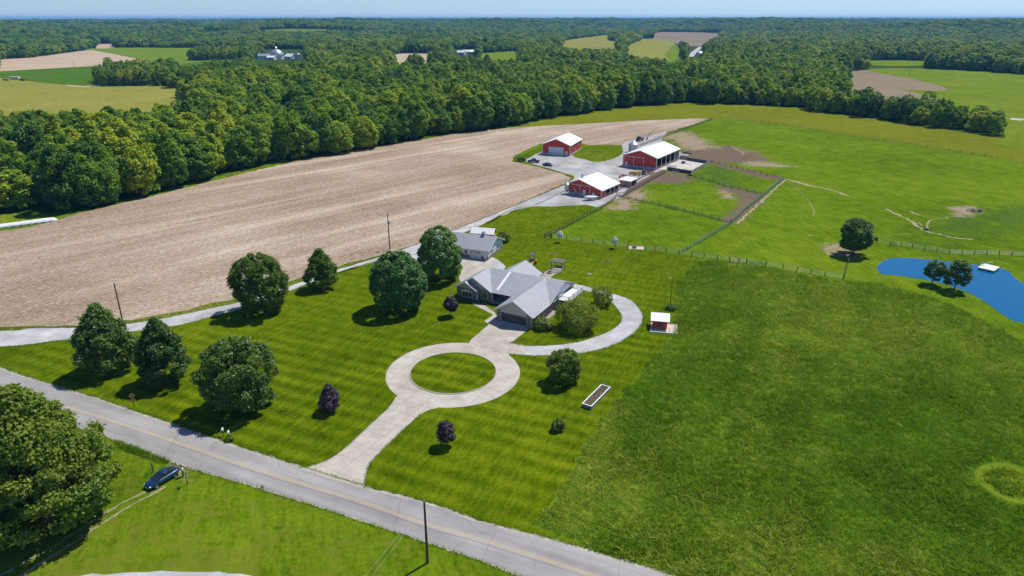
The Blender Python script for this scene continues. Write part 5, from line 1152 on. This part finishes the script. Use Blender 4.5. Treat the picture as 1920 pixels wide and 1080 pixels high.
# chicken coop
p0 = at(1140+500/6, 500+695/6); cp = thing('chicken_coop', 'small red coop with a slanting white roof and fenced pen beside the loop drive', 'coop', p0, R(-12))
MB().box(0, 2.9, 0, 2.3, .25, 2.0).build('wall', 'red_siding', cp); MB().slab([(-.5, -.5, 1.98), (3.4, -.5, 1.98), (3.4, 2.9, 2.45), (-.5, 2.9, 2.45)], .1).build('roof', 'white_roof_cross', cp)
for x in (.1, 2.8):
    for y in (.1, 2.2): MB().box(x-.08, x+.08, y-.08, y+.08, 0, .25).build('leg', 'post_wood', cp)
MB().box(1.1, 1.8, -.04, 0, .5, 1.5).build('door', 'dark_wall', cp); MB().box(2.9, 2.96, .7, 1.5, .9, 1.6).build('side_window', 'glass', cp)
m_ = MB(); m_.box(-.5, 5.0, -1.9, -1.78, 0, .18); m_.box(4.88, 5.0, -1.78, 2.8, 0, .18); m_.box(-.5, -.38, -1.78, 0, 0, .18); m_.box(-.38, 4.88, 2.6, 2.72, 0, .18); kb = m_.build('pen_kerb', 'white_paint', cp)
MB().box(-.38, 4.88, -1.78, 2.6, .03, .07).build('pen_floor', 'sand', cp); m_ = MB()
for k in range(8): m_.path([(-.4+k*.76, -1.5, .1), (-.4+k*.76, -1.5, 1.15)], .03)
for k in range(6): m_.path([(4.75, -1.5+k*.8, .1), (4.75, -1.5+k*.8, 1.15)], .03)
for z_ in (.3, .7, 1.1): m_.path([(-.4, -1.5, z_), (4.75, -1.5, z_), (4.75, 2.5, z_)], .02)
m_.build('pen_fence', 'dark_wall', cp)
cl = thing('barrel', 'dark round water barrel in front of the small red coop', 'barrel', at(1232, 613.5)); MB().lathe([(.36, .1), (.42, .45), (.36, .85), (.01, .87)], 16).build('body', 'dark_paint', cl); MB().lathe([(.38, .8), (.4, .84), (.38, .88)], 16).build('hoop', 'galvanised', cl)
# gourd racks
def rack(label, pos):
    g2 = thing('gourd_rack', label, 'birdhouse', pos, .4); MB().tube((0, 0, 0), (0, 0, 3.3), .05).build('mast', 'galvanised', g2); m_ = MB()
    for k in range(6): t = k*math.pi/3; m_.path([(0, 0, 3.0), (.6*math.cos(t), .6*math.sin(t), 3.0)], .025).path([(0, 0, 2.3), (.6*math.cos(t+.5), .6*math.sin(t+.5), 2.3)], .025)
    m_.build('arms', 'galvanised', g2)
    for k in range(12):
        t = (k % 6)*math.pi/3+(.5 if k > 5 else 0); z_ = 3.0 if k < 6 else 2.3
        MB().lathe([(.02, 0), (.09, -.08), (.2, -.18), (.30, -.32), (.26, -.50), (.02, -.6)], 10, (.6*math.cos(t), .6*math.sin(t))).build('gourd', 'white_paint', g2, smooth=True, loc=(0, 0, z_)).scale = (1, 1, 1.5)
    for k in range(6):
        t = k*math.pi/3; MB().lathe([(.02, .35), (.1, .25), (.2, .08), (.17, -.06), (.02, -.12)], 10, (.3*math.cos(t), .3*math.sin(t))).build('gourd', 'white_paint', g2, smooth=True, loc=(0, 0, 3.05))
rack('white gourd birdhouse rack near the corner fence, left of the two on the back lawn', z7(238, 452))
rack('white gourd birdhouse rack farther along the lawn fence, right of the two', z7(730, 505))
f_ = thing('fire_pad', 'pale sandy square with a dark fire bowl at the lawn fence', 'fire pit', z7(928, 505), R(-12)); MB().box(-2.1, 2.1, -1.3, 1.3, .0, .08).build('slab', 'sand', f_); MB().lathe([(.5, .1), (.7, .4), (.6, .4), (.4, .2), (.01, .2)], 14, (-.6, -.2)).build('bowl', 'dark_wall', f_)
# pergola swing
pg = thing('pergola', 'grey wooden pergola swing at the end of the stone patio behind the house', 'pergola', z6(962, 480), R(-25)); m_ = MB()
for x in (0, 2.9):
    for y in (0, 2.0): MB().box(x-.1, x+.1, y-.1, y+.1, 0, 2.3).build('post', 'grey_wood', pg)
m_.box(-.3, 3.2, -.08, .08, 2.3, 2.48); m_.box(-.3, 3.2, 1.92, 2.08, 2.3, 2.48)
for k in range(11): m_.box(-.25+k*.33, -.13+k*.33, -.4, 2.4, 2.481, 2.6)
m_.build('rafters', 'grey_wood', pg); MB().box(.6, 2.3, .8, 1.3, .5, .56).box(.6, 2.3, 1.3, 1.36, .5, 1.1).path([(.7, 1.3, 1.0), (.7, 1.1, 2.3)], .02).path([(2.2, 1.3, 1.0), (2.2, 1.1, 2.3)], .02).build('swing_seat', 'grey_wood', pg)
sheet('stone_patio', jitter(catmull([z6(*p) for p in [(880, 540), (900, 505), (950, 470), (1000, 462), (1055, 475), (1050, 495), (985, 515), (960, 545), (930, 575)]], True, 3), .08, .5, 91), .020, 'shoulder')
f_ = thing('fire_pit', 'small stone ring fire pit on the patio below the pergola', 'fire pit', (*z6(948, 505), .02)); MB().lathe([(.75, 0), (.75, .4), (.5, .4), (.5, .1), (.01, .1)], 14).build('ring', 'stone', f_); MB().lathe([(.48, .12), (.3, .2), (.01, .24)], 10).build('ash', 'dark_interior', f_)
t_ = thing('flat_rock', 'single flat pale stone cap in the lawn behind the house', 'stone', z6(1282, 516)); MB().lathe([(.6, 0), (.66, .12), (.5, .24), (.01, .27)], 9).build('cap', 'stone', t_); MB().lathe([(.2, .27), (.15, .34), (.01, .35)], 8).build('lid', 'grey_concrete', t_)
for lab, pp in (('dark low mound in the back lawn, left one nearer the fence corner', z6(980, 345)), ('dark low mound in the back lawn, right of the other', z6(1438, 404))):
    t_ = thing('garden_mound', lab, 'mound', pp); MB().lathe([(.8, 0), (.6, .18), (.3, .26), (.01, .28)], 10).build('heap', 'soil_bed', t_); MB().ball((.2, .1, .25), .14, 6, 5).build('plant', 'seedling', t_)
pl = thing('play_set', 'colourful play slide with yellow chute behind the rear roof of the house', 'play set', z6(778, 428), R(-10))
for x in (0, 1.4):
    for y in (0, 1.3): MB().box(x-.07, x+.07, y-.07, y+.07, 0, 2.3).build('post', 'grey_wood', pl)
MB().box(-.1, 1.5, -.1, 1.4, 1.2, 1.3).build('deck', 'grey_wood', pl); gable(MB(), -.2, 1.6, -.2, 1.5, 'y', 2.25, 2.9, th=.06).build('canopy', 'slate_paint', pl); MB().slab([(.3, -2.3, .1), (1.1, -2.3, .1), (1.1, -.1, 1.3), (.3, -.1, 1.3)], .08).build('slide', 'yellow_paint', pl); MB().box(1.5, 1.9, .1, 1.2, .2, 1.1).build('climbing_panel', 'orange_plastic', pl)

# ---- roadside things
sg = thing('road_sign', 'weathered yellow diamond road sign with a plate below, at the lawn edge by the road', 'sign', at(252, 764), R(25)); MB().box(-.05, .05, -.04, .04, 0, 2.5).build('post', 'post_wood', sg)
MB().prism([(0, 1.75), (.5, 2.25), (0, 2.75), (-.5, 2.25)], 1, -.08, -.05).build('diamond', 'sign_yellow', sg); MB().box(-.38, .38, -.08, -.05, 1.1, 1.6).build('plate', 'sign_yellow', sg)
MB().box(-.06, .06, -.10, -.082, 1.98, 2.5).prism([(-.2, 2.3), (.2, 2.3), (0, 2.55)], 1, -.099, -.083).build('arrow_mark', 'dark_wall', sg)
mbx = thing('mailbox', 'white mailbox on a leaning post, left of the pair by the road', 'mailbox', at(419, 818), R(15)); MB().box(-.05, .05, -.05, .05, 0, 1.05).build('post', 'post_wood', mbx)
def mailbox_body(par):
    MB().prism([(-.16, 1.06), (.16, 1.06), (.16, 1.25), (.11, 1.36), (0, 1.4), (-.11, 1.36), (-.16, 1.25)], 1, -.3, .3).build('box', 'trim_white', par); MB().box(.165, .19, -.1, 0, 1.2, 1.42).build('flag', 'red_paint', par)
mailbox_body(mbx)
m2 = thing('mailbox', 'white mailbox above the little bush, right of the pair by the road', 'mailbox', at(430, 823), R(10)); MB().box(-.05, .05, -.05, .05, 0, 1.05).build('post', 'post_wood', m2); mailbox_body(m2)
s1 = thing('marker_post', 'short dark post standing in the grass left of the blue car', 'post', at(288, 886)); MB().box(-.06, .06, -.06, .06, 0, 1.5).build('post', 'pole_wood', s1); MB().box(-.1, .1, -.1, .1, 1.5, 1.56).build('cap', 'pole_wood', s1)
s2 = thing('sign_post', 'dark post with a small pale sign beside the standing person', 'sign', at(352, 909), R(-50)); MB().box(-.05, .05, -.05, .05, 0, 2.2).build('post', 'pole_wood', s2); MB().box(-.3, .3, -.09, -.055, 1.7, 2.25).build('panel', 'pale_cloth', s2)

# ---- the person standing behind the car
def skin_obj(name, verts, edges, radii, m, parent, sub=2):
    me = bpy.data.meshes.new(name); me.from_pydata(verts, edges, []); o = bpy.data.objects.new(name, me); COL.objects.link(o); o.parent = parent; me.materials.append(MATS[m])
    s = o.modifiers.new('skin', 'SKIN'); sv = me.skin_vertices[0].data if me.skin_vertices else None
    if sv is None:
        bpy.context.view_layer.objects.active = o; bpy.ops.object.select_all(action='DESELECT')
        import bmesh
        bm = bmesh.new(); bm.from_mesh(me); bm.verts.layers.skin.verify(); bm.to_mesh(me); bm.free(); sv = me.skin_vertices[0].data
    for i, r_ in enumerate(radii): sv[i].radius = (r_, r_) if isinstance(r_, (int, float)) else r_
    sv[0].use_root = True
    s.use_smooth_shade = True; q = o.modifiers.new('sub', 'SUBSURF'); q.levels = q.render_levels = sub; return o
pp = at(344, 893); pe = thing('person', 'person in dark trousers and pale shirt standing behind the blue car, holding a white paper', 'person', pp, R(115))
V_ = [(0, 0, .95), (0, 0, 1.15), (0, 0, 1.38), (0, .0, 1.50), (0, .02, 1.62), (.18, 0, 1.40), (.24, -.02, 1.13), (.22, .20, 1.0), (-.18, 0, 1.40), (-.24, -.02, 1.13), (-.16, .24, 1.08), (.10, 0, .88), (.11, .02, .50), (.12, -.03, .08), (.12, .14, .04), (-.10, 0, .88), (-.11, .05, .50), (-.12, 0, .08), (-.12, .17, .04)]
E_ = [(0, 1), (1, 2), (2, 3), (3, 4), (2, 5), (5, 6), (6, 7), (2, 8), (8, 9), (9, 10), (0, 11), (11, 12), (12, 13), (13, 14), (0, 15), (15, 16), (16, 17), (17, 18)]
R_ = [.15, .13, .17, .06, .085, .065, .048, .036, .065, .048, .036, .10, .065, .045, .04, .10, .065, .045, .04]
hw = []
for (ix, base) in ((7, Vector(V_[7])), (10, Vector(V_[10]))):
    pm = base+Vector((0, .07, -.01)); V_.append(tuple(pm)); E_.append((ix, len(V_)-1)); R_.append(.034); pi_ = len(V_)-1
    for k in range(4):
        a1 = pm+Vector((-.03+k*.02, .05, -.005)); a2 = a1+Vector((0, .03-.004*abs(k-1), -.02)); V_.append(tuple(a1)); R_.append(.009); E_.append((pi_, len(V_)-1)); V_.append(tuple(a2)); R_.append(.008); E_.append((len(V_)-2, len(V_)-1))
    a1 = pm+Vector((.045 if ix == 10 else -.045, .01, 0)); V_.append(tuple(a1)); R_.append(.010); E_.append((pi_, len(V_)-1))
skin_obj('body', V_, E_, R_, 'skin', pe, 1)
MB().loft([[(rx*math.cos(2*math.pi*k/14), ry*math.sin(2*math.pi*k/14), z) for k in range(14)] for z, rx, ry in ((.92, .19, .14), (1.1, .18, .135), (1.3, .215, .15), (1.42, .19, .13), (1.47, .09, .08))]).build('shirt', 'pale_cloth', pe, smooth=True)
m_ = MB()
for s in (-1, 1): m_.tube((s*.17, 0, 1.41), (s*.245, -.02, 1.13), .078, .06, 10)
m_.build('sleeves', 'pale_cloth', pe, smooth=True); m_ = MB(); m_.loft([[(rx*math.cos(2*math.pi*k/14), ry*math.sin(2*math.pi*k/14), z) for k in range(14)] for z, rx, ry in ((.80, .18, .135), (.97, .185, .14))])
for s in (-1, 1): m_.tube((s*.095, 0, .92), (s*.11, .035, .5), .105, .08, 12); m_.tube((s*.11, .035, .52), (s*.12, -.01, .07), .08, .065, 12)
m_.build('trousers', 'navy_cloth', pe, smooth=True); m_ = MB()
for s in (-1, 1): m_.ball((s*.12, .06, .05), .075, 8, 6, .7)
m_.build('shoes', 'shoe', pe)
hd = MB(); hd.ball((0, .02, 1.68), .105, 14, 10, 1.22); hd.ball((0, .125, 1.67), .022, 6, 5, 1.3)
for s in (-1, 1): hd.ball((s*.105, .02, 1.67), .025, 6, 5, 1.4)
hd = hd.build('head', 'skin', pe, smooth=True); m_ = MB()
for s in (-1, 1): m_.ball((s*.038, .112, 1.70), .012, 6, 5)
m_.ball((0, .118, 1.625), .022, 6, 4, .35); m_.build('eyes_and_mouth', 'hair', hd)
m_ = MB(); m_.lathe([(.111, 1.70), (.114, 1.76), (.085, 1.81), (.01, 1.83)], 14, (0, .005)); m_.build('hair', 'hair', pe, smooth=True)
MB().box(-.30, -.06, .26, .46, 1.06, 1.068).build('paper', 'white_paint', pe)

# ---- cattle
def cow(label, pos, rz, hide, graze=False):
    c_ = thing('cow', label, 'cow', pos, rz); hz = .55 if graze else 1.55; hx = 1.45
    V_ = [(-.75, 0, 1.15), (-.2, 0, 1.05), (.45, 0, 1.08), (.75, 0, 1.2), (1.1, 0, (hz+1.2)/2+.05), (hx, 0, hz), (hx+.32, 0, hz-.18)]; E_ = [(0, 1), (1, 2), (2, 3), (3, 4), (4, 5), (5, 6)]; R_ = [(.27, .30), (.34, .38), (.32, .38), (.2, .26), (.15, .19), .14, .09]
    for bx, k, s in ((.5, 2, 1), (.5, 2, -1)):
        n = len(V_); V_ += [(bx, s*.2, .75), (bx+.03, s*.2, .42), (bx, s*.2, .05)]; E_ += [(k, n), (n, n+1), (n+1, n+2)]; R_ += [.12, .065, .06]
    for s in (1, -1):
        n = len(V_); V_ += [(-.72, s*.2, .8), (-.62, s*.2, .6), (-.85, s*.2, .42), (-.78, s*.2, .05)]; E_ += [(0, n), (n, n+1), (n+1, n+2), (n+2, n+3)]; R_ += [.15, .09, .06, .055]
    n = len(V_); V_ += [(-1.03, 0, 1.25), (-1.1, 0, .6)]; E_ += [(0, n), (n, n+1)]; R_ += [.04, .03]
    for s in (1, -1): n = len(V_); V_.append((hx-.05, s*.25, hz+.1)); E_.append((5, n)); R_.append(.035)
    skin_obj('body', V_, E_, R_, hide, c_, 1); MB().ball((hx+.40, 0, hz-.23), .075, 8, 6).build('muzzle', 'dark_wall', c_)
cow('black cow grazing in the mud below the near feedlot wall', z5(718, 604), R(170), 'black_hide', True)
cow('black cow standing behind the feedlot, left of the brown one', z4(1655, 432), R(20), 'black_hide')
cow('brown cow standing behind the feedlot, right of the black one', z4(1690, 440), R(190), 'brown_hide')
t_ = thing('brush_pile', 'grey and dark junk pile on a bare patch in the far right pasture', 'debris', z8(1610, 58)); rr = random.Random(5); m_ = MB()
for k in range(24): a_ = Vector((rr.uniform(-2.4, 2.4), rr.uniform(-1, 1), rr.uniform(.1, .6))); m_.tube(a_, a_+Vector((rr.uniform(-1.6, 1.6), rr.uniform(-1, 1), rr.uniform(-.1, .7))), .09, .05, 6)
m_.build('logs', 'grey_wood', t_); m_ = MB(); m_.ball((1.4, 0, .45), .6, 9, 6, .75); m_.ball((-.8, .3, .35), .5, 8, 6, .7); m_.build('rocks', 'dark_wall', t_)
t_ = thing('brush_pile', 'little brown log heap where the cattle paths meet above the pond', 'debris', z8(1290, 178)); m_ = MB()
for k in range(12): a_ = Vector((rr.uniform(-1.4, 1.4), rr.uniform(-.6, .6), rr.uniform(.1, .4))); m_.tube(a_, a_+Vector((rr.uniform(-1.4, 1.4), rr.uniform(-1, 1), rr.uniform(0, .6))), .08, .05, 6)
m_.build('logs', 'post_wood', t_); MB().ball((.4, .2, .3), .45, 8, 6, .7).build('stump', 'post_wood', t_)

# ---- distant farms
def far_barn(label, pos, rz, W, L, he, hr, wm='white_siding', rm='white_roof', cat='barn', name='far_barn'):
    b_ = thing(name, label, cat, pos, rz); m_ = MB(); m_.box(0, W, 0, L, 0, he); m_.prism([(0, he+.01), (L, he+.01), (L/2, hr-.1)], 0, .05, W-.05); m_.build('wall', wm, b_)
    gable(MB(), -.5, W+.5, -.6, L+.6, 'x', he-.1, hr, th=.25).build('roof', rm, b_); m_ = MB(); m_.box(W*.4, W*.6, -.08, 0, 0, he*.75); m_.box(W*.12, W*.22, -.08, 0, he*.35, he*.7); m_.build('openings', 'dark_interior', b_); return b_
fx = at(500, 112)
far_barn('long low white barn with pale roof, left in the distant white farm', at(484, 111), R(10), 26, 14, 5, 8, rm='galvanised')
far_barn('white barn to the right in the distant farm, with its end turned', at(534, 112), R(-30), 15, 11, 5, 9)
rb_ = thing('round_barn', 'big domed white barn with a cupola in the distant farm', 'barn', at(520, 111)); MB().lathe([(10, 0), (10, 7)], 28).build('wall', 'white_siding', rb_); MB().lathe([(10.6, 6.8), (9.5, 10), (6.5, 13), (2, 15.2), (1.4, 15.4)], 28).build('dome_roof', 'galvanised', rb_, smooth=True); c_ = MB().lathe([(1.4, 15.2), (1.4, 17.2)], 12).build('cupola', 'trim_white', rb_); MB().lathe([(1.8, 17.2), (.01, 19)], 12).build('cupola_roof', 'galvanised', c_)
grain_bin('distant_silo', 'white silo at the right end of the distant farm', at(560, 112), 3, 8)
far_barn('low white shed just left of the distant round barn', at(500, 112.5), R(-5), 12, 9, 4, 6)
for k, (px_, py_, w_, lab) in enumerate(((857, 103, 14, 'small distant white house left of the far meadow, leftmost of three'), (868, 102, 10, 'small distant white house, middle of the three left of the far meadow'), (881, 102, 9, 'small distant white house nearest the far meadow, rightmost of three'), (1312, 105, 14, 'distant white house beside the far pale road'), (1372, 102, 14, 'distant pale blue house among the trees right of the far road'), (1368, 60, 40, 'far off white roofed barn behind the bare soil field'))):
    b_ = far_barn(lab, at(px_, py_), R(-15+k*20), w_, 8, 4.5, 7.5, cat='house' if k < 5 else 'barn', name='far_house' if k < 5 else 'far_barn')
for k, (px_, py_, L_, lab) in enumerate(((28, 149, 11, 'long white livestock trailer in the far left field'), (12, 151, 7, 'short pale trailer left of the long one in the far left field'), (42, 151.5, 6, 'low red wagon right of the long trailer in the far left field'))):
    t_ = thing('farm_trailer', lab, 'trailer', at(px_, py_), R(-8)); MB().box(-L_/2, L_/2, -1.3, 1.3, .7, 3.0 if k == 0 else 2.0).build('box', ('white_paint', 'pink_wall', 'red_paint')[k], t_, bevel=.1); MB().box(-L_/2, L_/2+1, -.15, .15, .5, .69).build('frame', 'dark_wall', t_)
    for x in (-.6, .6):
        for s in (-1, 1): wheel(t_, x, s*1.1, .5, .3, s)

# ------------------------------------------------------------------ tall grass standing in the field on the right
mt, nt, bs = newmat('grass_blades'); v = mapping(nt)
a1 = noise(nt, .018, v, 4, .55); a2 = noise(nt, .15, v, 5, .7); a3 = N(nt, 'ShaderNodeAttribute'); a3.attribute_name = 'tone'
f = math_(nt, 'ADD', math_(nt, 'ADD', math_(nt, 'MULTIPLY', a1, 1.3), math_(nt, 'MULTIPLY', a2, .8)), math_(nt, 'MULTIPLY', a3.outputs['Fac'], .45)); f = math_(nt, 'SUBTRACT', math_(nt, 'MULTIPLY', f, 2.6), 2.85)
nt.links.new(ramp(nt, f, [(0, (.065, .160, .006)), (.35, (.135, .275, .012)), (.70, (.32, .43, .024)), (1, (.58, .55, .11))]), bs.inputs['Base Color'])
tr = N(nt, 'ShaderNodeBsdfTranslucent'); tr.inputs[0].default_value = (.25, .37, .01, 1); mx = N(nt, 'ShaderNodeMixShader'); mx.inputs[0].default_value = .4
nt.links.new(bs.outputs[0], mx.inputs[1]); nt.links.new(tr.outputs[0], mx.inputs[2]); nt.links.new(mx.outputs[0], nt.nodes['Material Output'].inputs[0]); bs.inputs['Roughness'].default_value = .8; bs.inputs['Specular IOR Level'].default_value = .03
def blades(name, poly, n, hh, ww, seed, excl=None, lab=None, per=4):
    r = np.random.RandomState(seed); P = np.array(poly); x0, y0 = P.min(0); x1, y1 = P.max(0)
    # more plants near the camera, sampled evenly in view
    px = r.uniform(x0, x1, n*4); py = np.exp(r.uniform(np.log(y0), np.log(y1), n*4)); k = inpoly(px, py, poly)&(np.abs(px) < py*.9+20)
    if excl: k &= ~excl(px, py)
    px, py = px[k][:n], py[k][:n]; m = len(px)
    cx = np.repeat(px, per)+r.normal(0, .22, m*per); cy = np.repeat(py, per)+r.normal(0, .22, m*per)
    s = np.repeat(r.uniform(.55, 1.2, m)*(1+.35*hnoise(px, py, .25, 4))*(.8+py/260), per)*r.uniform(.6, 1.2, m*per)
    a = r.uniform(0, 6.28, m*per); wd = ww*s; lean = r.normal(0, .75, (m*per, 2))*s[:, None]*hh+np.array([-.12, -.1])*hh
    b0 = np.stack([cx-np.cos(a)*wd, cy-np.sin(a)*wd, np.full(m*per, .0)], 1); b1 = np.stack([cx+np.cos(a)*wd, cy+np.sin(a)*wd, np.full(m*per, .0)], 1); tp = np.stack([cx+lean[:, 0], cy+lean[:, 1], hh*s], 1)
    V = np.stack([b0, b1, tp], 1).reshape(-1, 3); me = npmesh(name, V, np.arange(len(V)).reshape(-1, 3), 'grass_blades', 3); vattr(me, 'tone', np.repeat(np.repeat(r.rand(m), per), 3))
    o = bpy.data.objects.new(name, me); COL.objects.link(o); tag(o, lab, 'grass', kind='stuff'); return o
ringc = ats([(1830, 880), (1870, 868), (1925, 880), (1960, 910), (1940, 945), (1880, 935), (1835, 905)])
arcs = [ats([(1350, 800), (1370, 782), (1410, 780), (1430, 800)]), ats([(1255, 640), (1300, 620), (1330, 625)])]
def ex(x, y): return (segdist(x, y, ringc, True) < .9) | (segdist(x, y, arcs[0]) < .4)
rg = catmull(ringc, True, 5); sheet('mown_ring', rg+[rg[0]]+[(p[0]+(sum(q[0] for q in rg)/len(rg)-p[0])*.09, p[1]+(sum(q[1] for q in rg)/len(rg)-p[1])*.09) for p in (rg+[rg[0]])[::-1]], .012, 'far_pasture')
blades('tall_grass', tall_w, 70000, .40, .05, 5, ex, 'uncut tall green grass filling the field on the right', 6)
def edge_tufts(name, lines, n, hh, ww, seed, lab):
    r = np.random.RandomState(seed); S_ = []
    for l in lines:
        for a_, b_ in zip(l[:-1], l[1:]): S_.append((*a_, *b_, math.dist(a_, b_)))
    S_ = np.array(S_); i = r.choice(len(S_), n, p=S_[:, 4]/S_[:, 4].sum()); t = r.rand(n); cx = S_[i, 0]+(S_[i, 2]-S_[i, 0])*t+r.normal(0, .13, n); cy = S_[i, 1]+(S_[i, 3]-S_[i, 1])*t+r.normal(0, .13, n)
    a = r.uniform(0, 6.28, n); s = r.uniform(.5, 1.5, n); ln = r.normal(0, .6, (n, 2))*hh*s[:, None]; wd = ww*s
    V = np.stack([np.stack([cx-np.cos(a)*wd, cy-np.sin(a)*wd, np.full(n, .01)], 1), np.stack([cx+np.cos(a)*wd, cy+np.sin(a)*wd, np.full(n, .01)], 1), np.stack([cx+ln[:, 0], cy+ln[:, 1], .02+hh*s], 1)], 1).reshape(-1, 3)
    me = npmesh(name, V, np.arange(3*n).reshape(-1, 3), 'grass_blades', 3); vattr(me, 'tone', np.repeat(r.rand(n), 3)); o = bpy.data.objects.new(name, me); COL.objects.link(o); tag(o, lab, 'grass', kind='stuff')
inn = lambda l: [p for p in l if p[1] > 50 and abs(p[0]) < 140]
edge_tufts('verge_grass', [inn(offs(rt, .55)), inn(offs(rb, -.35)), inn(catmull(ats(dtop), n=4)), inn(catmull(ats(dbot), n=4)), inn(lo_o), inn(lo_i), inn(catmull(ats(drv[:5]), n=4)), inn(catmull(ats(drv[11:]), n=4))], 30000, .16, .05, 77, 'ragged grass creeping over the edges of the road and drives')
blades('ditch_grass', ats([(590/2.7, 680+395/2.7), (870/2.7, 680+505/2.7), (345, 868), (300, 866), (222, 838)]), 1500, .3, .05, 6, None, 'longer rough grass in the roadside ditch by the blue car')

# ------------------------------------------------------------------ haze: one closed box of thin even air
hm = bpy.data.materials.new('haze'); hm.use_nodes = True; hn = hm.node_tree; hn.nodes.clear()
ho = hn.nodes.new('ShaderNodeOutputMaterial'); hv = hn.nodes.new('ShaderNodeVolumePrincipled'); hv.inputs['Color'].default_value = (.15, .52, 1.0, 1)
hv.inputs['Density'].default_value = .00008; hv.inputs['Anisotropy'].default_value = 0.0; hn.links.new(hv.outputs[0], ho.inputs['Volume']); MATS['haze'] = hm
tag(MB().box(-14200, 14200, -700, 14200, -60, 78).build('haze', 'haze'), kind='stuff')
